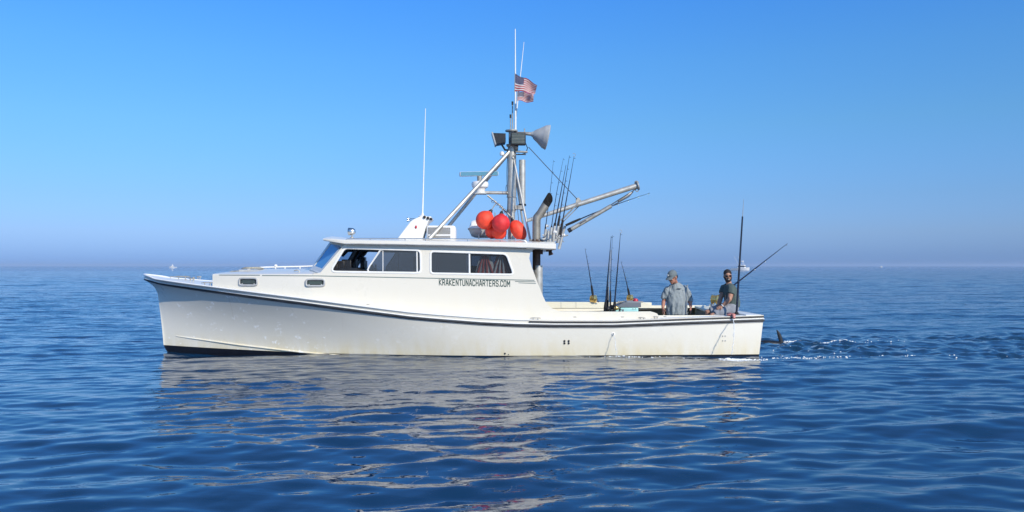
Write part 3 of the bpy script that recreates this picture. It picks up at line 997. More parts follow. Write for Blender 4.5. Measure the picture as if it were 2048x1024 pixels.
# far gunwale aft of the coaming, stern washboard coaming
q0, q1 = P(1300, 611, CW), P(1430, 607.5, CW)
mb = MB()
mb.box(((xf2 + XC1 + .1) / 2, CW + .08, (.74 + q0.z) / 2), (XC1 + .1 - xf2, .20, q0.z - .74))
part('far_gunwale', mb, M_CREAM, boat, bevel=.005)
mb = MB()
mb.box((XC1 + .02, 0, .33), (.04, 2 * CW - .2, .86))
part('transom_bulkhead', mb, M_CREAM, boat)
mb = MB()
lid = [P(1400, 611, .9), P(1432, 613, .9), P(1432, 621, .1), P(1400, 624, .1)]
lx0, lx1 = lid[0].x, lid[1].x + .25
mb.box(((lx0 + lx1) / 2, .75, .74), (lx1 - lx0, 1.2, .045), Matrix.Rotation(R(3), 3, 'X'))
fb_ = part('fish_box', MB().box(((lx0 + lx1) / 2, .75, .33), (lx1 - lx0 - .06, 1.12, .76)), simple('locker_grey', (.20, .195, .15), .8), boat, bevel=.008)
part('box_lid', mb, simple('beige_lid', (.60, .61, .52), .6), fb_, 'beige box lid', bevel=.008)

# fittings on the deck and hull
def cleat(px, py, ly, w=.24, name='cleat', par=None, mat=M_ALUD):
    q = P(px, py, ly)
    m_ = MB()
    m_.tube([q + Vector((-w / 2, 0, .0)), q + Vector((-w * .3, 0, .008)), q + Vector((w * .3, 0, .008)), q + Vector((w / 2, 0, 0))], [.008, .011, .011, .008], 8)
    for d in (-.22, .22):
        m_.tube([q + Vector((w * d, 0, 0)), q + Vector((w * d, 0, -.05))], .010, 8)
    part(name, m_, mat, par or boat)
cleat(415, 566, -.95, .24)
cleat(1071, 636.5, -1.62, .2)
cleat(1284, 636, -1.60, .14)
cleat(1312, 634, -1.60, .10)
cleat(364, 553.5, .0, .3); cleat(384, 558, -.35, .12); cleat(398, 554, .2, .1)
for a, b_ in ((372, 560), (387, 555)):
    q = P(a, b_, -.2)
    part('mooring_bitt', MB().lathe(q - Vector((0, 0, .06)), (0, 0, 1), [(0, .018), (.05, .018), (.052, .026), (.07, .026)], 10), M_ALUD, boat)
mb = MB()
q = P(346, 553.5, 0)
mb.tube([q + Vector((-.1, .12, -.04)), q + Vector((-.1, .12, .0)), q + Vector((.3, .14, -.01)), q + Vector((.3, .14, -.06))], .010, 8)
part('anchor_rail', mb, M_ALUD, boat)
for (a, b_) in ((1129, 682), (1137.5, 682), (1129, 686.5), (1137.5, 686.5), (1445.5, 672), (1450.5, 672), (1445.5, 681.5), (1450.5, 681.5), (1010, 707), (1017, 709)):
    q = surf(a, b_, .002)
    r_ = .016 if a < 1200 else .009
    if a in (1010, 1017): r_ = .014 if a == 1010 else .007
    part('scupper' if a < 1200 else 'bolt', MB().lathe(q, (0, -1, 0), [(0, r_ * 1.25), (.006, r_ * 1.25), (.008, r_), (.0085, .001)], 12), M_BLACK if a < 1200 else M_GREYRUB, boat)
q = surf(1226.5, 668, .002)
part('drain_fitting', MB().lathe(q, (0, -1, 0), [(-.01, .032), (.006, .032), (.010, .022)], 16), M_WHITE, boat)
part('drain_hole', MB().lathe(q + Vector((0, -.010, 0)), (0, -1, 0), [(0, .016), (.003, .015)], 12), M_BLACK, boat)
q = surf(866, 626, 0); q = Ps(866, 629, .004)
part('nameplate', MB().box(q, (.07, .006, .012)), M_GREYRUB, boat)
for a, b_ in ((736, 609), (1150, 634), (1245, 634), (1330, 633), (1430, 629)):
    q = P(a, b_, -1.66)
    part('deck_fitting', MB().ell(q, (.035, .012, .008), seg=8, rows=5), M_GREYRUB, boat)

# rails on the trunk cabin top
mb = MB()
r1 = [P(a, b_, .55) for a, b_ in ((490, 543), (497, 539), (505, 535.5), (530, 534.5), (570, 533.5), (600, 533), (628, 532))]
mb.tube(r1, .016, 8)
tr_ = part('trunk_handrail', mb, M_WHITE, boat)
for a, b_ in ((551, 533.5), (570, 533.5), (600, 533)):
    q = P(a, b_, .55); part('rail_post', MB().tube([q, q - Vector((0, 0, .10))], .012, 8), M_WHITE, tr_)
part('vent_cap', MB().ell(P(551.5, 531.5, .55), (.035, .035, .03)), M_WHITE, boat)
mb = MB()
mb.tube([P(a, b_, -.5) for a, b_ in ((455, 546.5), (463, 542.5), (480, 541.5), (515, 541.5), (527, 542), (528, 547))], .010, 8)
part('trunk_handrail', mb, M_ALUD, boat)
mb = MB()
mb.tube([P(a, b_, -1.1) for a, b_ in ((588, 541.5), (594, 540), (599, 542.5), (600, 548))], .011, 8)
part('deck_loop', mb, M_ALUD, boat)
q = P(512, 541.5, -.3)
part('deck_hatch', MB().box(q, (.55, .5, .05)), M_GREYP, boat, bevel=.01)
mb = MB()
q = P(505, 541, -.4)
coil = [q + Vector((.22 * math.cos(a) * (1 - .015 * a), .14 * math.sin(a), .035 + .0012 * a)) for a in np.linspace(0, 26, 90)]
solo('rope_coil', MB().tube(coil, .009, 6), M_ROPE, 'pale coil of rope on the foredeck cabin top', 'rope', q)


# --- roof equipment
# searchlight
q = P(704, 463, -.7)
o = part('searchlight', MB().lathe(q + Vector((-.075, 0, 0)), (1, 0, 0), [(0, .068), (.01, .075), (.05, .073), (.10, .066), (.135, .045), (.145, .01)], 20), M_STEEL, boat)
part('lamp_glass', MB().lathe(q + Vector((-.079, 0, 0)), (1, 0, 0), [(0, .05), (.003, .064)], 20), M_GREYP, o)
part('lamp_stem', MB().lathe(Vector((q.x, q.y, zroof(q.x, .7) - .01)), (0, 0, 1), [(0, .045), (.02, .04), (.03, .014), (q.z - zroof(q.x, .7) - .05, .014)], 12), M_ALUD, o)
# equipment pod
pod = [(797, 478), (823, 444), (829, 440), (845, 433), (864, 434.5), (866, 439), (858, 445), (853, 456), (846, 480)]
part('antenna_pod', MB().prism([[P(a, b_, -.7) for a, b_ in pod]], -.95, -.35), M_WHITE, boat, 'sloping white equipment pod', bevel=.018)
q = P(832, 454, -.96)
part('red_lamp', MB().ell(q, (.022, .018, .032)), M_RED, boat)
# roof box with louvres
a0, a1 = P(853, 451, -.9), P(911, 482, -.9)
acb = part('ventilator_box', MB().box(((a0.x + a1.x) / 2, -.55, (a0.z + a1.z) / 2), (a1.x - a0.x, .8, a0.z - a1.z)), M_WHITE, boat, 'white louvred ventilator box', bevel=.045)
mb = MB()
for zc, h_ in ((461.5, 13.5), (474, 5)):
    for i in range(22):
        x = 857 + i * 2.05
        q = P(x, zc, -.953)
        mb.box(q, (.0085, .012, h_ / 100))
part('louvre_slats', mb, M_BLACK, acb, kind='stuff')
# horns and small camera
mb = MB()
for yy, zz in ((-.85, 437.5), (-.7, 441)):
    q = P(814, zz, yy)
    mb.lathe(q, (1, 0, 0), [(0, .028), (.02, .018), (.08, .010), (.30, .010), (.32, .016), (.36, .016)], 12)
part('air_horn', mb, M_STEEL, boat)
mb = MB()
for a, b_ in ((849, 434), (856, 436), (862, 438)):
    mb.ell(P(a, b_, -.97), (.028, .03, .03), seg=10, rows=6)
part('camera_dome', mb, M_BLACK, boat)
q0, q1 = P(845, 431, -.65), P(851, 217, -.65)
mb = MB().tube([q0 - Vector((0, 0, .05)), q0.lerp(q1, .03), q0.lerp(q1, .3), q1], [.030, .016, .012, .006], 8)
wo = part('whip_antenna', mb, M_WHITE, boat)
part('antenna_mount', MB().lathe(q0 - Vector((0, 0, .06)), (0, 0, 1), [(0, .05), (.03, .05), (.035, .075), (.05, .08), (.07, .03), (.10, .025)], 14), M_WHITE, wo)

# mast
zr = zroof(0, 0)
mb = MB()
mt = P(1026, 292, 0); mb_ = P(1023, 484, 0)
mx = P(1023, 400, 0).x
mb.tube([Vector((mx, 0, zr - .02)), Vector((mx, 0, P(1023, 424, 0).z))], .075, 18)
mb.tube([Vector((mx, 0, P(1023, 424, 0).z)), Vector((mx + .01, 0, mt.z))], .088, 18)
mast = part('mast', mb, M_ALU, boat, 'aluminium mast on the wheelhouse roof')
for yy in (394, 420):
    part('mast_band', MB().lathe(Vector((mx, 0, P(1023, yy, 0).z)), (0, 0, 1), [(-.012, .10), (.012, .10)], 18), M_ALUD, mast)
part('pipe_bracket', MB().box((mx + .13, 0, P(1023, 415, 0).z), (.2, .16, .08)), M_ALUD, mast)
mb = MB()
q = P(1024, 262, 0)
mb.lathe(Vector((mx, 0, mt.z - .02)), (0, 0, 1), [(0, .09), (.02, .11), (.05, .11), (.06, .06), (q.z - mt.z - .0, .06), (q.z - mt.z + .01, .13), (q.z - mt.z + .035, .13)], 16)
part('mast_head', mb, M_ALUD, mast)
q = P(1044.5, 320, .1); q2 = P(1044.5, 410, .1)
mb = MB().tube([Vector((q.x, .1, q.z)), Vector((q.x, .1, q2.z))], .068, 16)
o = part('vertical_pipe', mb, M_ALU, boat)
part('pipe_clamp', MB().lathe(Vector((q.x, .1, q2.z)), (0, 0, 1), [(-.12, .035), (-.02, .035), (-.02, .082), (.02, .082)], 14), M_BLACK, o)
for sg in (-1, 1):
    ba = P(856, 479, -1.15); ba = Vector((ba.x, sg * 1.15, zroof(ba.x, 1.15) - .01)); tp = P(1016, 303, 0)
    o = part('mast_brace', MB().tube([ba, Vector((tp.x, sg * .07, tp.z - .04)), Vector((mx - .03, sg * .05, tp.z + .06))], .038, 12), M_ALU, boat)
    part('brace_foot', MB().box(ba + Vector((0, 0, .01)), (.14, .12, .03)), M_ALUD, o, bevel=.006)
    bb_ = P(1061, 478, -.75); bb_ = Vector((bb_.x, sg * .75, zroof(bb_.x, .75) - .01))
    part('mast_brace', MB().tube([Vector((mx + .04, sg * .06, P(1029, 318, 0).z)), bb_], .022, 10), M_ALU, boat)
# mast-head fittings
def part_at(name, mb, mat, **k): return part(name, mb, mat, boat, **k)
q = P(998, 278, -.15)
rt = Matrix.Rotation(R(8), 3, 'Y')
mb = MB()
mb.prism([[P(a, b_, -.15) for a, b_ in ((984, 268), (1011, 269), (1011, 286.5), (991, 290), (987, 281))]], -.30, .05)
fl = part('floodlight', mb, M_BLACK, boat, 'dark floodlight facing forward', bevel=.008)
part('light_bracket', MB().tube([P(1004, 290, -.1), P(1010, 300, -.05), P(1018, 300, 0)], .02, 8), M_BLACK, fl)
part('lamp_face', MB().prism([[P(a, b_, -.15) for a, b_ in ((983, 266.5), (985.5, 266.5), (992.5, 291), (990, 291.5))]], -.31, .06), M_GREYRUB, fl)
q = P(1036, 278, -.2)
fl = part('floodlight', MB().box(q, (.315, .12, .26)), M_BLACK, boat, 'dark rectangular floodlight facing the side', bevel=.015)
part('lamp_face', MB().box(q + Vector((0, -.065, 0)), (.265, .006, .21)), M_LIGHTG, fl, bevel=.002)
mb = MB()
for i in range(7): mb.box(q + Vector((0, -.072, -.09 + i * .03)), (.26, .004, .004))
part('lamp_grille', mb, M_ALUD, fl)
part('light_bracket', MB().tube([q + Vector((-.02, .02, -.14)), q + Vector((-.02, .15, -.2))], .03, 8), M_ALUD, fl)
# large conical floodlight
qa, qb = P(1050, 266, 0), P(1092, 274.5, 0)
ax_ = (P(1096, 275, 0) - P(1068, 269, 0)).normalized()
ap = P(1066, 268.5, 0)
cl = part('conical_floodlight', MB().lathe(ap, ax_, [(-.04, .045), (0, .060), (.02, .09), (.12, .155), (.215, .225), (.225, .235), (.29, .255), (.30, .262), (.315, .262), (.32, .25)], 28), M_GREYP, boat, 'large conical grey floodlight pointing aft')
part('lamp_glass', MB().lathe(ap + ax_ * .322, ax_, [(0, .245), (.004, .22)], 28), M_WHITE, cl)
part('lamp_arm', MB().tube([P(1024, 266, 0), P(1050, 267, 0), P(1066, 268.5, 0)], [.03, .035, .04], 12), M_ALUD, cl)
part('lamp_bolt', MB().tube([P(1049, 268, 0), P(1049, 257, 0)], .012, 6), M_ALUD, cl)
# antennas at the mast head
for nm, a, b_, r0, r1_, mt_ in (('whip_antenna', (1031, 262), (1030.5, 58), .020, .008, M_WHITE), ('whip_antenna', (1029, 262), (1048, 84), .014, .005, M_WHITE)):
    qa, qb = P(*a, -.03 if a[0] > 1030 else .06), P(*b_, -.03 if a[0] > 1030 else .06)
    part(nm, MB().tube([qa, qa.lerp(qb, .4), qb], [r0, r0 * .8, r1_], 8), mt_, boat)
for a, t_ in ((1025, 203), (1021, 229)):
    qa, qb = P(a, 264, .02), P(a, t_, .02)
    o = part('stub_antenna', MB().tube([qa, qb], .012 if a == 1025 else .010, 8), M_ALUD, boat)
    part('antenna_cap', MB().tube([qb - Vector((0, 0, .07)), qb], .020, 8), M_BLACK, o)
q = P(1004, 307, -.05)
o = part('gps_dome', MB().lathe(q - Vector((0, 0, .04)), (0, 0, 1), [(0, .04), (.02, .048), (.06, .045), (.08, .025), (.085, .005)], 14), M_WHITE, boat)
part('dome_arm', MB().tube([q - Vector((0, 0, .04)), P(1016, 311, 0)], .012, 6), M_ALUD, o)
mb = MB()
mb.tube([P(1051, 286, -.1), P(1055, 296, -.1), P(1052, 306, -.08), P(1042, 309, -.05), P(1036, 308, 0)], .009, 6)
part('mast_cable', mb, M_BLACK, boat)
mb = MB()
mb.tube([P(1030, 303, -.08), P(1055, 304, -.08)], .022, 8)
mb.tube([P(1030, 309, 0), P(1052, 309, 0)], .012, 8)
mb.ring(P(1028, 314, -.1), (0, 1, 0), .035, .010)
part('masthead_bracket', mb, M_ALUD, boat)
for k, pts_ in enumerate((((1016, 300), (1012, 345), (1015, 384)), ((1031, 300), (1033, 350), (1032, 392)), ((1013, 370), (1010, 378), (1015, 392)), ((1033, 395), (1037, 440), (1041, 476)), ((1016, 396), (1013, 440), (1011, 478)))):
    a, b_, c = [P(x_, y_, -.10 - .02 * k) for x_, y_ in pts_]
    part('mast_cable', MB().tube([(1 - t) ** 2 * a + 2 * t * (1 - t) * b_ + t * t * c for t in np.linspace(0, 1, 9)], .006, 6), M_BLACK if k % 2 == 0 else M_ROPED, boat)
# radar
rq = P(959, 366, -.02)
zt_, zb_ = P(959, 360, 0).z, P(959, 388, 0).z
pr = [(0, .10), (.01, .105), (.07, .10), (.115, .12), (.14, .165), (.20, .18), (.245, .165), (.262, .12), (.27, .05)]
rd = part('radar', MB().lathe(Vector((P(960, 380, 0).x, 0, zb_)), (0, 0, 1), pr, 24), M_WHITE, boat, 'open array radar on a bracket ahead of the mast')
e0, e1 = P(919, 348.5, -.12), P(996, 347, .10)
dd = (e1 - e0).normalized()
part('radar_neck', MB().tube([Vector((P(959, 358, 0).x, 0, zt_ - .02)), Vector((P(959, 354, 0).x, 0, P(959, 351, 0).z))], .05, 12), M_ALUD, rd)
rotb = dd.to_track_quat('X', 'Z').to_matrix()
part('radar_bar', MB().box((e0 + e1) / 2, ((e1 - e0).length, .09, .095), rotb), M_WHITE, rd, bevel=.02)
part('array_face', MB().box((e0 + e1) / 2 + rotb @ Vector((0, -.047, 0)), ((e1 - e0).length - .03, .006, .082), rotb), M_TEALBAR, rd)
mb = MB()
mb.tube([P(953, 385, 0), P(1016, 386, 0)], .035, 12)
mb.box((P(960, 386, 0).x, 0, P(960, 388, 0).z + .005), (.26, .26, .02))
part('radar_arm', mb, M_ALU, boat)
mb = MB()
mb.tube([P(975, 391, 0), P(1000, 411, -.02), P(1030, 442, -.1)], .018, 8)
sa = part('sling_arm', mb, M_ALUD, boat)
for a, b_ in ((986, 403), (994, 408), (1002, 414), (1008, 420), (1012, 424)):
    part('shackle', MB().ring(P(a, b_, -.08), (0, 1, .3), .028, .009, 12), M_STEEL, sa)

# buoys
def buoy(px, py, rpx, ly, eye, label, mat, ob=None):
    c = P(px, py, ly); r_ = rpx / 1600 * (c.y + 16.62)
    e = P(*eye, ly + .02)
    t_ = thing('buoy', label, 'buoy', c, 'inflatable buoys slung beside the mast')
    d = (e - c).normalized()
    if ob:
        a_, b_ = r_, r_ * ob
        pf = [(-b_ * math.cos(math.pi * i / 14), a_ * math.sin(math.pi * i / 14) ** .85) for i in range(15)]
        part('buoy_ball', MB().lathe(c, d, pf, 24), mat, t_)
        top = b_
    else:
        pf = [(-r_ * math.cos(math.pi * i / 16), r_ * math.sin(math.pi * i / 16)) for i in range(15)] + [(r_ * 1.03, r_ * .26)]
        part('buoy_ball', MB().lathe(c, d, pf, 28), mat, t_)
        top = r_ * 1.0
    part('buoy_neck', MB().lathe(c + d * (top * .97), d, [(0, r_ * .26), (.03, r_ * .22), (.05, r_ * .15), (.07, r_ * .12)], 12), M_BLACK, t_)
    part('lanyard', MB().tube([c + d * (top + .04), (c + d * top).lerp(e, .7) + Vector((.01, 0, .02)), e], .009, 6), M_ROPE, t_)
    return t_
buoy(970, 440, 18.6, -.40, (991, 408), 'orange round buoy leftmost of the cluster beside the mast', M_BUOY)
buoy(1001.5, 446.5, 18.2, -.62, (1004, 414), 'darker red round buoy in the middle front of the cluster', M_BUOYD)
buoy(985, 463, 14.5, -.25, (990, 425), 'half hidden orange buoy low behind the leftmost round one', M_BUOY)
buoy(998, 464, 15.5, -.38, (1003, 425), 'orange buoy hanging lowest, beneath the darker red one', M_BUOY)
buoy(1036.5, 460.5, 14.5, -.55, (1020, 432), 'elongated orange buoy at the right end of the cluster', M_BUOY, 1.5)

# life raft canister in its cradle
q = P(969, 458, .25)
lr = thing('life_raft_canister', 'white and grey life raft canister lying on the roof behind the orange buoys', 'life raft', Vector((q.x, .25, q.z)))
def halfcan(z0, z1, flare):
    m_ = MB(); rr = []
    for i in range(13):
        u_ = -1 + 2 * i / 12
        k = (1 - abs(u_) ** 5) ** .5 * .9 + .1 if abs(u_) < 1 else .1
        ring = []
        for j in range(13):
            a = math.pi * j / 12
            ring.append(Vector((q.x + u_ * .33, q.y - math.cos(a) * .19 * (k * .35 + .65), z0 + (z1 - z0) * math.sin(a) ** .8 * k)))
        rr.append(ring)
    m_.grid(rr)
    m_.add([p for p in rr[0]], [tuple(range(13))]); m_.add([p for p in rr[-1]], [tuple(range(13))])
    return m_
part('canister_top', halfcan(q.z + .006, q.z + .20, 0), M_WHITE, lr)
part('canister_bottom', halfcan(q.z - .006, q.z - .19, 0), M_GREYP, lr)
part('canister_flange', MB().box(q, (.70, .41, .024)), M_GREYP, lr, bevel=.008)
part('cradle', MB().box((q.x - .12, q.y, q.z - .17), (.03, .42, .10)).box((q.x + .14, q.y, q.z - .17), (.03, .42, .10)), M_ALU, lr)

# exhaust stack
EX = -.95
xe_ = P(1073, 500, EX).x
zb0 = P(1073, 606, EX).z
mb = MB()
zel = P(1073, 440, EX).z
e_t = P(1099.5, 396, EX)
e_b = Vector((xe_, EX, zel))
d = (e_t - e_b).normalized()
mb.tube([Vector((xe_, EX, P(1073, 540, EX).z)), Vector((xe_, EX, zroof(xe_, 1) + .02))], .078, 18)
ex = part('exhaust_pipe', mb, M_RUST, boat, 'exhaust stack with an angled open end')
mb = MB().tube([Vector((xe_, EX, zroof(xe_, 1) - .02)), Vector((xe_, EX, zel - .02)), Vector((xe_ + .012, EX, zel + .05)), e_b + d * .16, e_t - d * .10], [.080, .080, .082, .080, .080], 20, cap=False)
part('exhaust_outlet', mb, M_EXH, ex)
pu = (Vector((0, 0, 1)) - d * d.z).normalized(); pv = Vector((0, 1, 0))
def ering(c, r_, sh): return [c + pu * (r_ * math.cos(a)) + pv * (r_ * math.sin(a)) + d * sh * (r_ * (1.05 * math.sin(a) + .55 * math.cos(a))) for a in np.linspace(0, 2 * math.pi, 25)[:-1]]
part('exhaust_tip', MB().loft([ering(e_t - d * .14, .0815, .3), ering(e_t, .0815, 1), ering(e_t + d * .001, .074, 1), ering(e_t - d * .30, .074, .0)], cap=False), M_SOOT, ex)
part('exhaust_sleeve', MB().tube([Vector((P(1076, 560, EX).x, EX, zb0 - .5)), Vector((P(1076, 560, EX).x, EX, P(1076, 531, EX).z))], .092, 20), M_ALU, ex)
zz = zroof(xe_, 1)
part('roof_flange', MB().lathe(Vector((xe_, EX, zz - .01)), (0, 0, 1), [(0, .15), (.02, .15), (.025, .11), (.05, .10)], 20), M_RUST, ex)
mb = MB()
for i in range(10):
    a = 2 * math.pi * i / 10
    mb.lathe(Vector((xe_ + .128 * math.cos(a), EX + .128 * math.sin(a), zz + .01)), (0, 0, 1), [(0, .012), (.03, .012)], 6)
part('flange_bolts', mb, M_ALUD, ex, kind='stuff')
# boom
b0, b1_ = P(1052, 442, .25), P(1275, 371, .25)
bm_ = part('boom', MB().tube([b0, b0.lerp(b1_, .25), b0.lerp(b1_, .5), b1_], [.038, .045, .052, .058], 14), M_ALU, boat, 'aluminium boom reaching out over the cockpit')
d = (b1_ - b0).normalized()
part('boom_end_plate', MB().lathe(b1_ - d * .01, d, [(0, .10), (.025, .10)], 16), M_ALUD, bm_)
part('boom_ring', MB().ring(P(1273, 365.5, .25), (0, 1, 0), .035, .012), M_ALUD, bm_)
part('boom_ring', MB().ring(P(1274, 380, .25), (0, 1, 0), .030, .010), M_ALUD, bm_)
mb = MB().prism([[P(a, b_, .25) for a, b_ in ((1151, 411), (1152, 396.5), (1157, 395), (1163, 402), (1165, 408))]], .23, .27)
part('boom_lug', mb, M_ALUD, bm_)
part('boom_stay', MB().tube([P(1057, 294, 0), P(1154, 398, .22)], .0085, 6), M_ROPED, boat, 'wire stay from the mast head to the boom')
part('boom_strut', MB().tube([P(1122, 441, .2), P(1156, 407, .2)], [.020, .014], 8).tube([P(1118, 452, .3), P(1158, 412, .3)], .010, 8), M_ALUD, boat)
s0, s1_ = P(1138, 461, -.2), P(1222, 412, -.2)
o = part('spreader_pole', MB().tube([s0, s1_], .042, 12), M_ALUD, boat, 'short grey pole lashed below the boom')
part('pole_cap', MB().tube([s0 - (s1_ - s0).normalized() * .02, s0 + (s1_ - s0).normalized() * .05], .047, 12), M_BLACK, o)
mb = MB()
mb.tube([P(1200, 424, -.2), P(1240, 398, 0), P(1262, 385, .2), P(1266, 384, .2), P(1258, 393, .1), P(1222, 413, -.15), P(1160, 447, -.25)], .012, 6)
mb.tube([P(1262, 385, .2), P(1272, 377, .25)], .012, 6)
part('tackle_line', mb, M_ROPED, boat)
part('tackle_block', MB().tube([P(1236, 402, .05), P(1262, 386, .2)], [(.022, .03), (.028, .035)], 8), M_ALUD, boat)

# rod holders on the aft edge of the roof
def zpix(a, b_, ly): return P(a, b_, ly)
hold = part('rod_rack', MB().tube([P(1085, 478, -1.2), P(1112, 480, -1.2), P(1120, 470, -1.2)], .014, 8).tube([P(1085, 470, .6), P(1110, 478, .6), P(1136, 470, .6)], .014, 8).tube([P(1108, 484, -1.4), P(1120, 470, -.4), P(1112, 486, .9)], .012, 8)
            .box((P(1092, 486, -1.1).x, -.6, P(1092, 487, -1.1).z), (.3, 1.6, .05)), M_ALU, boat, 'stainless rod rack on the aft edge of the roof')
for a0_, b0_, a1_, b1__, ly in ((1099, 489, 1103, 455, -1.3), (1106, 490, 1109, 452, -1.25), (1111, 482, 1117, 452, -.9), (1116, 486, 1122, 454, -.6), (1088, 484, 1092, 458, -.5), (1122, 478, 1130, 452, 0.0), (1094, 486, 1097, 462, -1.0), (1118, 498, 1124, 474, -1.5)):
    part('holder_tube', MB().tube([P(a0_, b0_, ly), P(a1_, b1__, ly)], .028, 12), M_ALU, hold)
for a, b_, ly in ((1110, 464, -1.45), (1127, 470, -.3), (1095, 452, -.4)):
    part('small_lamp', MB().box(P(a, b_, ly), (.06, .05, .05)).ell(P(a + 1, b_, ly - .03), (.02, .012, .02), seg=8, rows=6), M_WHITE, hold, bevel=.004)
mb = MB()
for (a, b_, c, d_) in ((1084, 480, 1098, 458), (1086, 484, 1112, 462), (1090, 488, 1106, 470), (1082, 476, 1094, 470), (1112, 470, 1128, 484), (1120, 492, 1128, 462)):
    mb.tube([P(a, b_, -1.0), P((a + c) / 2 + 1, (b_ + d_) / 2 + 2, -.9), P(c, d_, -.8)], .008, 6)
part('rack_wires', mb, M_ALUD, hold, kind='stuff')
q = P(1100, 504, -1.2)
o = part('deck_lamp', MB().box(q + Vector((-.02, 0, .03)), (.11, .1, .05)).lathe(q + Vector((0, 0, .01)), (.3, 0, -1), [(0, .03), (.07, .05), (.075, .02)], 12), M_RUST, boat, 'brown deck lamp under the roof overhang')
part('deck_lamp', MB().box(P(1083, 504, -1.1), (.05, .06, .09)), M_RUST, boat)

# ------------------------------------------------------------------ fishing rods
def rod(butt, tip, label, group, ly0, ly1, grip=.16, reel=None, gold=False, r0=.015, rs=.045, nguides=5, bend=.0, hook=False, tip_r=.25):
    a, b_ = P(*butt, ly0), P(*tip, ly1)
    t_ = thing('fishing_rod', label, 'fishing rod', a, group)
    d = (b_ - a); L_ = d.length; dn = d.normalized()
    side = dn.cross(Vector((0, 1, 0))).normalized()
    def at_(t): return a + d * t + side * (bend * math.sin(math.pi * t))
    part('blank', MB().tube([at_(t) for t in (0, .12, .3, .5, .7, .85, 1)], [r0 * (1 - (1 - tip_r) * w_) for w_ in (0, .07, .2, .4, .65, .85, 1)], 8), M_ROD, t_)
    part('grip', MB().tube([at_(-.01), at_(grip * .5), at_(grip)], [r0 * 1.7, r0 * 1.9, r0 * 1.5], 10), M_GRIP, t_)
    if nguides:
        gm = MB()
        for i in range(nguides):
            t = .38 + .6 * i / max(1, nguides - 1)
            rr_ = .020 * (1 - .5 * i / nguides)
            gm.ring(at_(t) - side * (rr_ + .006), dn, rr_, .0035, 10, 5)
        part('guides', gm, M_STEEL, t_)
    if hook:
        h_ = [at_(1) + Vector((.03 * math.sin(w), 0, .03 - .03 * math.cos(w))) for w in np.linspace(-.5, 4, 8)]
        part('tip_loop', MB().tube(h_, .004, 6), M_ALUD, t_)
    if reel is not None:
        c = at_(reel) + Vector((.0, -.01, 0)) + side * (-rs * .9 if reel > 0 else 0)
        axr = Vector((.82, -.57, 0.0))
        w_ = rs * .72
        rl = part('reel', MB().lathe(c - axr * w_, axr, [(0, rs * .35), (.004, rs * .95), (.012, rs), (w_ * .35, rs * 1.0), (w_ * .36, rs * .93), (w_ * 1.6, rs * .93), (w_ * 1.61, rs), (2 * w_ - .01, rs), (2 * w_, rs * .8), (2 * w_ + .012, rs * .4), (2 * w_ + .02, rs * .2)], 22), M_GOLD if gold else M_BLACK, t_, label='gold big game reel' if gold else None)
        part('reel_seat', MB().box(c.lerp(at_(reel), .6), (.03, .03, rs * 1.3)), M_ALU, rl)
        hm = MB().tube([c + axr * (w_ + .02), c + axr * (w_ + .035), c + axr * (w_ + .04) + Vector((0, 0, -rs * .7))], .006, 6)
        hm.ell(c + axr * (w_ + .06) + Vector((0, 0, -rs * .7)), (.02, .014, .014), seg=8, rows=6)
        part('reel_handle', hm, M_BLACK, rl)
    return t_
G1 = 'fishing rods racked at the aft edge of the roof'
rod((1090, 462), (1107, 320), 'thin rod leftmost of the five racked on the roof, showing above the exhaust', G1, .1, .1, .10, None, r0=.009, bend=-.01)
rod((1101, 470), (1127, 316), 'second rod from the left in the roof rack, finely tapered', G1, .0, .0, .12, .06, r0=.010, bend=.02)
rod((1105, 475), (1132, 330), 'shortest thick black rod in the roof rack, middle of five', G1, -.4, -.4, .2, None, r0=.016, nguides=0)
rod((1113, 470), (1139, 311), 'fourth rod from the left in the roof rack, dark ferrule halfway', G1, -.6, -.6, .24, None, r0=.014)
rod((1120, 472), (1148, 313), 'rightmost rod in the roof rack with a looped tip', G1, -.9, -.9, .2, None, r0=.014, hook=True, nguides=2)

rod((1133, 450), (1300, 386), 'rod lying almost level under the boom with a thick black grip', None, -.1, -.1, .17, None, r0=.014, nguides=6, bend=.03)
q = P(1186, 423, -.1)
G2 = 'fishing rods standing in the cockpit'
rod((1186, 592), (1170, 497), 'short rod with gold reel on the far rail just behind the wheelhouse', G2, 1.45, 1.45, .22, -.06, True, r0=.014, rs=.088, bend=-.008)
rod((1259, 592), (1242, 523), 'short rod with gold reel on the far rail behind the teal cooler', G2, 1.45, 1.45, .22, -.06, True, r0=.013, rs=.082, bend=-.008)
rod((1210, 622), (1222.5, 472), 'thick black rod leftmost of the upright three by the cooler', G2, -.9, -.9, .12, .03, False, r0=.017, rs=.055, nguides=2)
rod((1220.5, 622), (1225, 470), 'thin rod standing between two thick black rods by the cooler', G2, -.6, -.6, .26, .05, False, r0=.010, rs=.05, bend=.01)
rod((1228, 622), (1241, 466), 'thick black rod right of the upright group with a looped tip', G2, -1.0, -1.0, .12, .04, True, r0=.017, rs=.045, nguides=2, hook=True)
rod((1215, 618), (1216, 560), 'short dark rod butt standing behind the leftmost upright rod', G2, -.5, -.5, .75, None, r0=.014, nguides=0)
solo('gaff_handle', MB().tube([P(1222, 500, -.95), P(1216, 600, -.95)], .006, 6), M_ALUD, 'pale thin gaff handle leaning against the upright rods by the cooler', 'gaff', P(1216, 600, -.95))
rod((1473, 628), (1485, 433), 'thick black rod standing upright in the stern corner beside the seated man', G2, -1.1, -1.1, .02, None, r0=.023, nguides=0, tip_r=.72)
qa, qb = P(1485, 434, -1.1), P(1487.5, 398, -1.1)
solo('antenna_wand', MB().tube([qa, qb], [.007, .003], 6), M_GREYRUB, 'thin wand sticking up from the top of the stern corner rod', 'wand', qa)
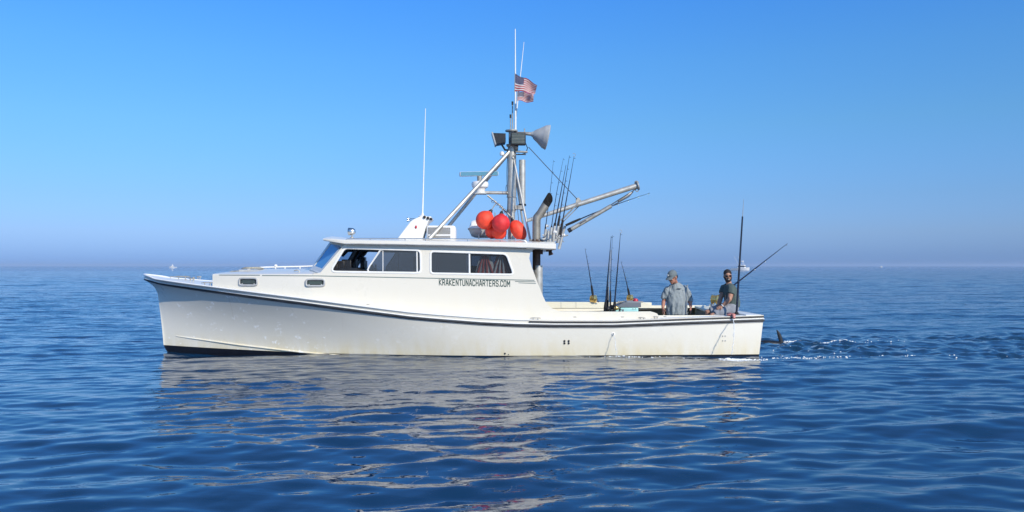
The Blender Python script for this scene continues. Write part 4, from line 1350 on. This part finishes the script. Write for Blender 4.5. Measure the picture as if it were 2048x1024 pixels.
rod((1433, 597), (1575, 487), 'rod with a bright gold reel slanting up behind the seated man', G2, .35, .35, .16, -.02, True, r0=.020, rs=.105, nguides=5)
solo('reel_stand', MB().tube([P(1432, 602, .3), P(1426, 617, .3)], [.03, .045], 10).box(P(1424, 611, .3), (.10, .1, .08)), M_STEEL, 'steel swivel holder below the bright gold reel', 'rod holder', P(1428, 612, .3))

# cooler and case
c0, c1 = P(1231, 614.5, -.75), P(1277, 640, -.75)
co_ = thing('cooler', 'pale teal cooler with a black X fastening in the cockpit', 'cooler', Vector(((c0.x + c1.x) / 2, -.5, SOLE)))
part('cooler_body', MB().box(((c0.x + c1.x) / 2, -.5, (SOLE + c0.z) / 2), (c1.x - c0.x, .5, c0.z - SOLE - .01)), M_TEAL, co_, bevel=.02)
mb = MB()
for s_ in (-1, 1):
    qq = P(1239, 620, -.755); mb.box(qq + Vector((0, -.001 * s_, 0)), (.014, .008, .10), Matrix.Rotation(R(28 * s_), 3, 'Y'))
part('strap', mb, M_BLACK, co_)
mb = MB(); mb.box(P(1254, 623.5, -.755), (.13, .006, .012)); mb.box(P(1246, 621, -.755), (.03, .006, .05)); mb.box(P(1266, 617.5, -.755), (.02, .006, .014)); mb.box(P(1271, 617.5, -.755), (.02, .006, .014))
part('latch', mb, M_DGREY, co_)
cs_ = thing('grey_case', 'dark grey wedge shaped case lying on the teal cooler', 'case', P(1255, 614, -.5))
part('case_body', MB().prism([[P(a, b_, -.7) for a, b_ in ((1228, 614.3), (1244, 606), (1249, 604), (1281, 604), (1281, 614.3))]], -.76, -.28), M_DGREY, cs_, bevel=.012)
part('case_lid', MB().box(P(1266, 603, -.52), (.34, .44, .022)), simple('lid_grey', (.25, .26, .27), .6), cs_, bevel=.006)
solo('red_cap', MB().lathe(P(1271, 601.5, -.6), (.3, -.2, 1), [(-.02, .05), (.0, .055), (.02, .05), (.045, .03), (.05, .005)], 16), M_RED, 'small red and white cap lying on the grey case', 'cap', P(1272, 602, -.6))
mb = MB()
for i in range(5):
    mb.tube([P(1232 + i * 2.5, 608 - i, -.7), P(1237 + i * 2, 603 + (i % 2) * 2, -.6), P(1243 + i * 2.2, 607 - i * .6, -.55)], .010, 6)
solo('tangled_line', mb, M_ROPE, 'tangle of pale line lying on the left end of the grey case', 'line', P(1236, 610, -.65))

# ------------------------------------------------------------------ people
def person_base(label, base): return thing('person', label, 'person', base)
def hand(m_, wrist, dirv, palmn, curl=.5, sgn=1, sc=1.0):
    """palm, four unequal bent fingers and a thumb from the side of the palm"""
    dv = Vector(dirv).normalized(); pn = Vector(palmn); pn = (pn - dv * pn.dot(dv)).normalized(); sd = dv.cross(pn) * sgn
    w = Vector(wrist)
    m_.tube([w, w + dv * .035 * sc, w + dv * .085 * sc], [(.020 * sc, .026 * sc), (.018 * sc, .040 * sc), (.015 * sc, .040 * sc)], 10, ref=pn)
    for i, (o, L_) in enumerate(((-.030, .062), (-.010, .074), (.010, .078), (.029, .070))):
        p = w + dv * .082 * sc + sd * o * sc
        pts_ = [p - dv * .02]; dcur = dv.copy()
        for s_ in range(3):
            pts_.append(p.copy()); p = p + dcur * (L_ * (.45, .32, .23)[s_] * sc)
            dcur = (dcur * math.cos(curl * .7) + pn * math.sin(curl * .7)).normalized()
        pts_.append(p.copy())
        m_.tube(pts_, [.0095 * sc, .0098 * sc, .0088 * sc, .0078 * sc, .006 * sc], 8)
    p = w + dv * .025 * sc + sd * .030 * sc
    td = (dv * .72 + sd * .6 + pn * .25).normalized()
    m_.tube([p - sd * .015, p, p + td * .04 * sc, p + (td + dv * .3).normalized() * .07 * sc], [.012 * sc, .013 * sc, .011 * sc, .008 * sc], 8)
def head(m_, c, fw, up, sc=1.0):
    fw = Vector(fw).normalized(); up = Vector(up); up = (up - fw * up.dot(fw)).normalized(); rt = fw.cross(up)
    def q(a, b_, d_): return c + (rt * a + fw * b_ + up * d_) * sc
    rot = Matrix((rt, fw, up)).transposed()
    m_.ell(q(0, -.008, .022), (.074 * sc, .094 * sc, .098 * sc), rot)
    m_.ell(q(0, .024, -.045), (.056 * sc, .062 * sc, .066 * sc), rot)
    m_.ell(q(0, .062, -.088), (.026 * sc, .022 * sc, .022 * sc), rot)
    m_.tube([q(0, .085, .012), q(0, .105, -.018), q(0, .098, -.030)], [.010 * sc, .016 * sc, .013 * sc], 8)
    m_.ell(q(0, .082, -.055), (.026 * sc, .014 * sc, .010 * sc), rot)
    for s_ in (-1, 1):
        m_.ell(q(.076 * s_, -.008, -.008), (.010 * sc, .020 * sc, .032 * sc), rot)
        m_.ell(q(.034 * s_, .070, -.018), (.022 * sc, .018 * sc, .020 * sc), rot)
    return q, rot
def glasses(q, rot, par, sc=1.0):
    m_ = MB()
    for s_ in (-1, 1):
        m_.ell(q(.034 * s_, .094, .010), (.030 * sc, .008 * sc, .020 * sc), rot, 12, 8)
        m_.tube([q(.062 * s_, .088, .014), q(.080 * s_, .03, .014), q(.080 * s_, -.02, .006)], .004, 6)
    m_.tube([q(-.01, .104, .014), q(.01, .104, .014)], .004, 6)
    part('sunglasses', m_, M_LENS, par)

# standing man: faces the camera, head bowed to his right
PY = .22
def S(px, py, dy=0.0): return P(px, py, PY + dy)
b = Vector((S(1352, 600).x, PY, SOLE))
man = person_base('standing man in a loose grey shirt and grey cap looking down', b)
bd = MB()
hc = S(1345, 554.5, -.15)
fwd = Vector((-.74, -.58, -.42)); upv = Vector((-.16, -.15, 1))
qf, rotf = head(bd, hc, fwd, upv, 1.14)
nk = S(1351, 568)
bd.tube([nk + Vector((.0, .01, -.06)), nk, qf(0, -.02, -.03)], [(.075, .066), (.060, .056), (.056, .056)], 12)
shL, shR = S(1333.5, 580.5), S(1371, 577.5)          # viewer's left / right shoulder
pel = S(1354, 632)
bd.tube([pel + Vector((0, 0, -.08)), pel, S(1353, 612), S(1353, 592), S(1353, 577)], [(.12, .17), (.125, .175), (.13, .17), (.13, .19), (.09, .15)], 16, ref=(0, 1, 0))
elL, elR = S(1327.5, 602, .02), S(1379.5, 601, .02)
wrL, wrR = S(1325.5, 616, -.04), S(1381.5, 614, -.06)
for sh, el_, wr, sg in ((shL, elL, wrL, -1), (shR, elR, wrR, 1)):
    bd.tube([sh, sh.lerp(el_, .5), el_, el_.lerp(wr, .3), wr], [.062, .052, .042, .045, .029], 12)
hand(bd, wrL, Vector((.12, -.10, -1)), Vector((.8, .3, 0)), .45, 1, 1.0)
hand(bd, wrR, Vector((-.02, -.12, -1)), Vector((-.8, .3, 0)), .45, -1, 1.0)
for s_ in (-1, 1):
    hip = pel + Vector((.10 * s_, 0, -.06)); kn = Vector((b.x + .12 * s_, PY - .03, SOLE + .46)); an = Vector((b.x + .13 * s_, PY + .02, SOLE + .09))
    bd.tube([hip, hip.lerp(kn, .5), kn, kn.lerp(an, .3), an], [.095, .080, .058, .058, .038], 12)
    bd.tube([an + Vector((0, .05, -.05)), an + Vector((0, -.04, -.045)), an + Vector((.01 * s_, -.17, -.065))], [(.035, .04), (.038, .045), (.022, .042)], 10, ref=(0, 0, 1))
part('body', fused(bd, .0075, b, M_SKIN, 'body', 2), None, man)
sh_ = MB()
sh_.tube([S(1354, 629.5), S(1354, 620), S(1353.5, 606), S(1353, 592), S(1352.5, 581), S(1351.5, 571), S(1350.5, 565.5)], [(.17, .225), (.175, .228), (.18, .225), (.165, .222), (.14, .205), (.105, .145), (.07, .08)], 20, ref=(0, 1, 0))
sh_.tube([S(1343, 579), shL + Vector((.01, 0, .01)), shL.lerp(elL, .45), shL.lerp(elL, .82)], [.05, .084, .076, .076], 14)
sh_.tube([S(1361, 578), shR + Vector((-.01, 0, .01)), shR.lerp(elR, .45), elR, elR.lerp(wrR, .25)], [.05, .084, .075, .070, .060], 14)
part('shirt', fused(sh_, .010, b, M_SHIRT, 'shirt', 3, .028), None, man)
for t in (.30, .48, .66):
    part('sleeve_print', MB().ell(shR.lerp(elR, t) + Vector((.050, -.060, 0)), (.010, .010, .022), seg=8, rows=6), M_NAVY, man)
part('chest_print', MB().ell(S(1358, 577.5, -.158), (.055, .012, .008), seg=10, rows=6), M_NAVY, man)
tr2 = MB()
for s_ in (-1, 1):
    hip = pel + Vector((.10 * s_, 0, 0)); kn = Vector((b.x + .12 * s_, PY - .03, SOLE + .40))
    tr2.tube([hip + Vector((0, 0, .05)), hip.lerp(kn, .5), kn], [.125, .115, .095], 14)
part('shorts', fused(tr2, .012, b, M_NAVY, 'shorts', 3, .01), None, man)
cp = MB()
cp.ell(qf(0, -.012, .050), (.095, .117, .096), rotf)
cap_ = part('cap', fused(cp, .008, b, M_CAP, 'cap', 2), None, man)
br = MB(); rr = []
for i in range(9):
    a = -1.15 + 2.3 * i / 8
    rr.append([qf(math.sin(a) * .078, math.cos(a) * .085 - .005, .045), qf(math.sin(a) * .080, .075 + math.cos(a) * .082, .022 - .012 * abs(math.sin(a)))])
br.grid(rr); n0 = len(br.v)
br.v += [p - (rotf @ Vector((0, 0, .006))) for p in br.v[:n0]]
br.f += [tuple(i + n0 for i in reversed(f)) for f in list(br.f)]; br.m = [0] * len(br.f)
for i in range(8):
    br.f.append((2 * i + 1, 2 * i + 3, n0 + 2 * i + 3, n0 + 2 * i + 1)); br.m.append(0)
part('cap_brim', br, M_CAP, cap_, fixn=True)
part('cap_badge', MB().ell(qf(.02, .088, .075), (.026, .010, .022), rotf, 10, 6), M_WHITE, cap_)
glasses(qf, rotf, man, 1.14)
part('hair', MB().ell(qf(0, -.045, .0), (.087, .073, .084), rotf), M_HAIR, man)

# seated man: on the stern washboard, facing forward, head turned to the camera
QY = -.62
def T(px, py, dy=0.0): return P(px, py, QY + dy)
b2 = Vector((T(1463, 625).x, QY, T(1463, 625).z))
man2 = person_base('seated man in dark green t-shirt with beard and sunglasses on the stern corner', b2)
bd = MB()
hc = T(1455.3, 552)
fwd = Vector((-.10, -1, -.10)); upv = Vector((-.05, 0, 1))
qg, rotg = head(bd, hc, fwd, upv, 1.0)
nk = T(1457.5, 566.5)
bd.tube([nk + Vector((.02, 0, -.07)), nk, qg(0, -.03, -.04)], [(.070, .070), (.058, .060), (.055, .055)], 12)
hipc = T(1463, 615)
bd.tube([hipc + Vector((0, 0, -.03)), T(1463, 604), T(1461, 588), T(1458.5, 575)], [(.14, .15), (.13, .155), (.12, .185), (.08, .13)], 16, ref=(1, 0, 0))
n_sh, f_sh = T(1464, 577, -.17), T(1449, 576, .17)
n_el, f_el = T(1459, 599, -.24), T(1441, 597, .10)
n_wr, f_wr = T(1444.5, 611.5, -.18), T(1436.5, 611, .02)
for sh, el_, wr in ((n_sh, n_el, n_wr), (f_sh, f_el, f_wr)):
    bd.tube([sh, sh.lerp(el_, .5), el_, el_.lerp(wr, .3), wr], [.064, .056, .045, .048, .031], 12)
hand(bd, n_wr, Vector((-.8, .1, -.45)), Vector((-.2, .5, -.8)), .8, 1)
hand(bd, f_wr, Vector((-.25, -.2, -.9)), Vector((.5, -.6, 0)), .7, 1)
kn = [Vector((hipc.x - .44, QY - .14, hipc.z - .16)), Vector((hipc.x - .46, QY + .12, hipc.z - .10))]
for s_, k in ((-1, kn[0]), (1, kn[1])):
    hip = hipc + Vector((0, .09 * s_, -.01))
    an = Vector((k.x + .06, k.y, SOLE + .09))
    bd.tube([hip, hip.lerp(k, .5), k, k.lerp(an, .3), an], [.105, .088, .062, .060, .040], 12)
    bd.tube([an + Vector((.05, 0, -.05)), an + Vector((-.04, 0, -.045)), an + Vector((-.17, .0, -.065))], [(.035, .04), (.038, .045), (.022, .042)], 10, ref=(0, 0, 1))
part('body', fused(bd, .0075, b2, M_SKIN2, 'body', 2), None, man2)
sh_ = MB()
sh_.tube([T(1464.5, 614), T(1464.5, 606), T(1463.5, 594), T(1461, 583), T(1459, 574), T(1457.5, 569)], [(.150, .170), (.152, .178), (.145, .190), (.135, .200), (.100, .155), (.074, .082)], 20, ref=(1, 0, 0))
sh_.tube([T(1459, 573, -.08), n_sh + Vector((0, 0, .01)), n_sh.lerp(n_el, .5)], [.07, .088, .082], 14)
sh_.tube([T(1455, 573, .08), f_sh + Vector((0, 0, .01)), f_sh.lerp(f_el, .5)], [.07, .086, .080], 14)
part('shirt', fused(sh_, .010, b2, M_TEE, 'shirt', 3, .013), None, man2)
sr = MB()
for s_, k in ((-1, kn[0]), (1, kn[1])):
    hip = hipc + Vector((0, .09 * s_, -.01))
    sr.tube([hip + Vector((.05, 0, .0)), hip, hip.lerp(k, .5), hip.lerp(k, .88)], [.10, .128, .115, .095], 14)
sr.tube([hipc + Vector((0, 0, -.05)), hipc + Vector((0, 0, .06))], [(.15, .18), (.14, .17)], 16, ref=(1, 0, 0))
part('shorts', fused(sr, .011, b2, M_SHORT, 'shorts', 3, .012), None, man2)
hr = MB(); hr.ell(qg(0, -.018, .054), (.083, .094, .084), rotg)
part('hair', fused(hr, .008, b2, M_HAIR, 'hair', 1, .006), None, man2)
bdm = MB()
bdm.ell(qg(0, .045, -.090), (.050, .046, .036), rotg)
for s_ in (-1, 1): bdm.tube([qg(.066 * s_, .0, -.0), qg(.060 * s_, .022, -.045), qg(.038 * s_, .055, -.080)], [.012, .020, .026], 8)
bdm.tube([qg(-.028, .085, -.050), qg(0, .094, -.044), qg(.028, .085, -.050)], [.007, .009, .007], 8)
part('beard', fused(bdm, .006, b2, M_HAIR, 'beard', 1), None, man2)
glasses(qg, rotg, man2)
part('teeth', MB().ell(qg(0, .096, -.056), (.016, .004, .005), rotg, 8, 6), M_WHITE, man2)
part('wristband', MB().tube([n_wr.lerp(n_el, .12), n_wr.lerp(n_el, .02)], .036, 12), M_WHITE, man2)

# hose end over the gunwale and the two streams of water
q = P(1466, 632, -1.68)
solo('hose_end', MB().tube([P(1455, 627.5, -1.40), P(1460, 628, -1.55), P(1467, 630.5, -1.70), P(1468.5, 637, -1.74)], [.020, .030, .036, .022], 10).ell(P(1463, 630, -1.62), (.09, .06, .03), seg=10, rows=6),
     M_PINK, 'salmon coloured hose end hanging over the near gunwale at the stern', 'hose', q)
def stream(pts, r, label, seed, foot):
    rnd = random.Random(seed)
    P3 = [Vector(p) for p in pts]
    dense = []
    for i in range(len(P3) - 1):
        for t in range(8): dense.append(P3[i].lerp(P3[i + 1], t / 8))
    n = len(dense)
    mb = MB()
    segs = []; cur = []
    for i, p in enumerate(dense):
        w = i / n
        p = p + Vector((rnd.uniform(-1, 1) * .005 * (1 + w), rnd.uniform(-1, 1) * .005, 0))
        cur.append(p)
        if rnd.random() < .22 * w and len(cur) > 2:
            segs.append(cur); cur = []
    if len(cur) > 1: segs.append(cur)
    for s_ in segs:
        if len(s_) > 1: mb.tube(s_, [r * rnd.uniform(.5, 1.25) for _ in s_], 6)
    for i in range(70):
        w = rnd.random() ** .6
        p = dense[int(w * (n - 1))] + Vector((rnd.gauss(0, .018 * w + .004), rnd.gauss(0, .02), rnd.gauss(0, .02)))
        mb.ell(p, rnd.uniform(.25, .7) * r, seg=6, rows=4)
    return solo('water_stream', mb, M_STREAM, label, 'water', P3[-1])
e = P(1463, 716, -2.15); e.z = .02
a = P(1467, 639, -1.76)
stream([a, a.lerp(e, .25) + Vector((0, -.07, .05)), a.lerp(e, .5) + Vector((0, -.08, .06)), a.lerp(e, .75) + Vector((0, -.05, .04)), e], .009, 'broken stream of water falling from the hose at the stern', 3, e)
a = surf(1227, 669, .03); e = P(1234, 709, -1.95); e.z = .02
stream([a, a.lerp(e, .3) + Vector((0, -.03, .05)), a.lerp(e, .65) + Vector((0, -.02, .04)), e], .007, 'thin stream of water falling from the round drain in the hull', 5, e)

# ------------------------------------------------------------------ flags
def flag(c0, c1, c2, c3, ly, label, name, seedp):
    """corners: hoist top, hoist bottom, fly bottom, fly top, in photo pixels"""
    H0, H1, F1, F0 = P(*c0, ly), P(*c1, ly), P(*c2, ly), P(*c3, ly)
    NXf, NYf = 40, 26
    mb = MB(); rws_ = []
    def pt(u_, v_):
        p = H0.lerp(F0, u_).lerp(H1.lerp(F1, u_), v_)
        wv = math.sin(u_ * 9 + v_ * 2.2 + seedp) * .028 * u_ ** .6 + math.sin(u_ * 4 - v_ * 3 + seedp) * .03 * u_
        return p + Vector((0, wv * 1.6, -.022 * math.sin(u_ * 7.5 + seedp + v_) * u_ ** .5))
    for j in range(NYf + 1):
        rws_.append([pt(i / NXf, j / NYf) for i in range(NXf + 1)])
    n = NXf + 1
    vs = [p for r in rws_ for p in r]; fs = []; ms = []
    for j in range(NYf):
        for i in range(NXf):
            fs.append((j * n + i, j * n + i + 1, (j + 1) * n + i + 1, (j + 1) * n + i))
            st = j // 2
            ms.append(2 if (st < 7 and i < 16) else (0 if st % 2 == 0 else 1))
    mb.add(vs, fs); mb.m = ms
    t_ = thing(name, label, 'flag', H0, 'flags flying from the masthead antenna')
    part('cloth', mb, [M_FRED, M_FWHITE, M_FBLUE], t_, fixn=False, smooth=180)
    sm = MB()
    for rI in range(9):
        cols_ = 6 if rI % 2 == 0 else 5
        for cI in range(cols_):
            u_ = (.4 / 12) * (1 + 2 * cI + (0 if cols_ == 6 else 1)); v_ = (7 / 13) / 10 * (rI + 1)
            for sgn in (-1, 1):
                cc = pt(u_, v_) + Vector((0, .003 * sgn, 0)); rr_ = .0065
                star = [cc + Vector((math.sin(2 * math.pi * k / 10) * (rr_ if k % 2 == 0 else rr_ * .42), 0, math.cos(2 * math.pi * k / 10) * (rr_ if k % 2 == 0 else rr_ * .42))) for k in range(10)]
                sm.add(star, [tuple(range(10))])
    part('stars', sm, M_FWHITE, t_, fixn=False)
    part('hoist_rope', MB().tube([H0 + Vector((-.01, 0, .02)), H1 + Vector((-.01, 0, -.02))], .006, 6), M_ROPE, t_)
flag((1031, 147), (1030, 182), (1070, 187), (1074, 169), -.05, 'upper American flag streaming from the mast antenna', 'flag', .4)
flag((1035.5, 184), (1034.5, 201), (1067, 204.5), (1066.5, 186), -.30, 'lower American flag just beneath the larger one', 'flag', 2.1)

# ------------------------------------------------------------------ fish beside the stern
fz = W(1560, 685, 17.8)
fish = thing('fish', 'dark fish towed behind the stern, its curved fin above the water', 'fish', Vector((fz.x, fz.y, 0)), None, boat=False)
def Wf(a, b_): return W(a, b_, 17.8)
mb = MB(); rr = []
prof = [(1552.5, 1555, 660), (1553.5, 1559, 664), (1554.5, 1562, 669), (1556, 1564.5, 675), (1557.5, 1566, 681), (1558, 1567, 687), (1558, 1568, 694)]
for i, (x0, x1, yy) in enumerate(prof):
    a, b_ = Wf(x0, yy), Wf(x1, yy); th_ = .006 + .012 * i / 6
    c = (a + b_) / 2; hw = (b_.x - a.x) / 2
    rr.append([c + Vector((hw * math.cos(t), th_ * math.sin(t), 0)) for t in np.linspace(0, 2 * math.pi, 13)[:-1]])
part('fin', MB().loft(rr), M_FISH, fish)
bk = []
for i in range(15):
    t = i / 14; x = fz.x + .12 - t * .95
    rr_ = .11 * math.sin(math.pi * (.12 + .88 * t) ** .9) + .01
    bk.append((Vector((x, fz.y + .02 * math.sin(t * 3), -.085 + .02 * math.sin(t * math.pi))), rr_))
part('back', MB().tube([p for p, _ in bk], [max(.012, r_) for _, r_ in bk], 14), M_FISH, fish)

# ------------------------------------------------------------------ foam, as many small flecks lying on the waves
def foam_patch(name, label, spots, seed):
    rnd = random.Random(seed)
    arr = []
    for (cx, cy, sx_, sy_, n, smin, smax) in spots:
        for _ in range(n):
            arr.append((cx + rnd.gauss(0, sx_), cy + rnd.gauss(0, sy_), math.exp(rnd.uniform(math.log(smin), math.log(smax)))))
    X = np.array([a[0] for a in arr]); Y = np.array([a[1] for a in arr])
    Z = eta(X, Y)
    mb = MB()
    for (x, y_, s_), z in zip(arr, Z):
        k = rnd.randint(5, 8); ph = rnd.random() * 6
        el_ = rnd.uniform(1.0, 4.0)
        base_ = [Vector((x + math.cos(ph + 2 * math.pi * i / k) * s_ * el_ * rnd.uniform(.5, 1), y_ + math.sin(ph + 2 * math.pi * i / k) * s_ * rnd.uniform(.5, 1), z - .006)) for i in range(k)]
        top_ = [Vector((x, y_, z)) + (p - Vector((x, y_, z))) * .55 + Vector((0, 0, s_ * .35 + .008)) for p in base_]
        mb.loft([base_, top_])
    o = bpy.data.objects.new(name, mb.mesh(name, M_FOAM, Vector((0, 0, 0)), True, 70)); COL.objects.link(o)
    o['kind'] = 'stuff'; o['label'] = label; o['category'] = 'foam'
sp1 = W(1467, 718, 14.75)
foam_patch('splash_foam', 'white froth where the hose stream hits the water beside the stern', [(sp1.x, 14.75, .09, .06, 110, .006, .022), (sp1.x + .22, 14.7, .16, .05, 60, .005, .016), (2.2, 14.93, .28, .03, 34, .003, .010), (2.9, 14.9, .3, .03, 8, .003, .008)], 4)
foam_patch('wake_foam', 'broken white foam in the churned wake behind the stern', [
    (6.35, 17.75, .20, .04, 150, .005, .018), (6.85, 17.68, .35, .06, 90, .004, .016), (8.0, 17.7, .6, .08, 14, .004, .009),
    (5.5, 15.0, .4, .07, 80, .004, .011), (7.2, 15.1, .8, .15, 18, .004, .009), (6.2, 16.3, .8, .5, 14, .004, .009), (11.6, 18.2, .3, .06, 16, .004, .010)], 9)

# ------------------------------------------------------------------ boats near the horizon
def far_boat(px, Y, L_, yaw, label, tower=False, hullcol=None):
    b_ = Vector(((px - 1024) / F * Y, Y, 0))
    t_ = thing('distant_boat', label, 'boat', b_, 'distant boats near the horizon', boat=False)
    Rz = Matrix.Rotation(yaw, 3, 'Z')
    def q(p): return b_ + Rz @ Vector(p)
    rr = []
    for i in range(11):
        t = i / 10; x = -L_ / 2 + L_ * t
        w = .16 * L_ * (1 - max(0, (t - .45) / .55) ** 2.2) + .02; h_ = .09 * L_ + .07 * L_ * t ** 2
        rr.append([q((x, -w, h_)), q((x + .0, -w * .8, -.2)), q((x, w * .8, -.2)), q((x, w, h_))])
    part('hull', MB().loft(rr), hullcol or M_WHITE, t_)
    def bx(m_, x, z, sx__, sy__, sz__, tap=.85):
        v = [q((x + a * sx__ / 2 * (tap if c > 0 else 1), b2_ * sy__ / 2 * (tap if c > 0 else 1), z + (c + 1) * sz__ / 2)) for c in (-1, 1) for a in (-1, 1) for b2_ in (-1, 1)]
        m_.add(v, [(0, 2, 3, 1), (4, 5, 7, 6), (0, 1, 5, 4), (2, 6, 7, 3), (0, 4, 6, 2), (1, 3, 7, 5)])
        return m_
    part('cabin', bx(MB(), .08 * L_, .10 * L_, .38 * L_, .24 * L_, .17 * L_), M_WHITE, t_)
    part('windows', bx(MB(), .08 * L_, .18 * L_, .37 * L_, .245 * L_, .05 * L_, .96), M_BLACK, t_)
    if tower:
        m_ = MB()
        for sx__ in (-1, 1):
            for sy__ in (-1, 1):
                m_.tube([q((.08 * L_ + sx__ * .12 * L_, sy__ * .1 * L_, .26 * L_)), q((.05 * L_ + sx__ * .06 * L_, sy__ * .05 * L_, .46 * L_))], .05, 5)
        m_.tube([q((0, 0, .26 * L_)), q((-.02 * L_, 0, .72 * L_))], .06, 6)
        part('tower', m_, M_WHITE, t_)
        part('tower_top', bx(MB(), .05 * L_, .46 * L_, .2 * L_, .18 * L_, .05 * L_, 1), M_WHITE, t_)
        m2_ = MB()
        for sy__ in (-1, 1): m2_.tube([q((0, sy__ * .13 * L_, .2 * L_)), q((-.25 * L_, sy__ * .3 * L_, .75 * L_))], .04, 5)
        part('outrigger', m2_, M_WHITE, t_)
    else:
        part('flybridge', bx(MB(), .05 * L_, .27 * L_, .12 * L_, .12 * L_, .22 * L_, .4), M_WHITE, t_)
far_boat(1481, 330, 7.6, R(-38), 'white sportfishing boat with a tower far off behind the seated man', True)
far_boat(346, 850, 7.5, R(180), 'small white boat on the horizon left of the bow')
far_boat(1763, 1500, 5.0, R(200), 'tiny white speck of a boat on the horizon at the far right')

# ------------------------------------------------------------------ sea haze
hm_, n, l, b = new_mat('haze')
n.remove(b)
pv_ = n.new('ShaderNodeVolumePrincipled')
pv_.inputs['Color'].default_value = (.60, .76, 1.0, 1)
pv_.inputs['Density'].default_value = .00022
pv_.inputs['Anisotropy'].default_value = .0
l.new(pv_.outputs[0], n['Material Output'].inputs['Volume'])
hz_ = MB().box((0, 1500, 5.0), (9000, 9000, 16))
ho = bpy.data.objects.new('haze', hz_.mesh('haze', hm_)); COL.objects.link(ho)
ho['kind'] = 'stuff'; ho['label'] = 'thin blue haze over the sea'
scene.cycles.volume_step_rate = 4
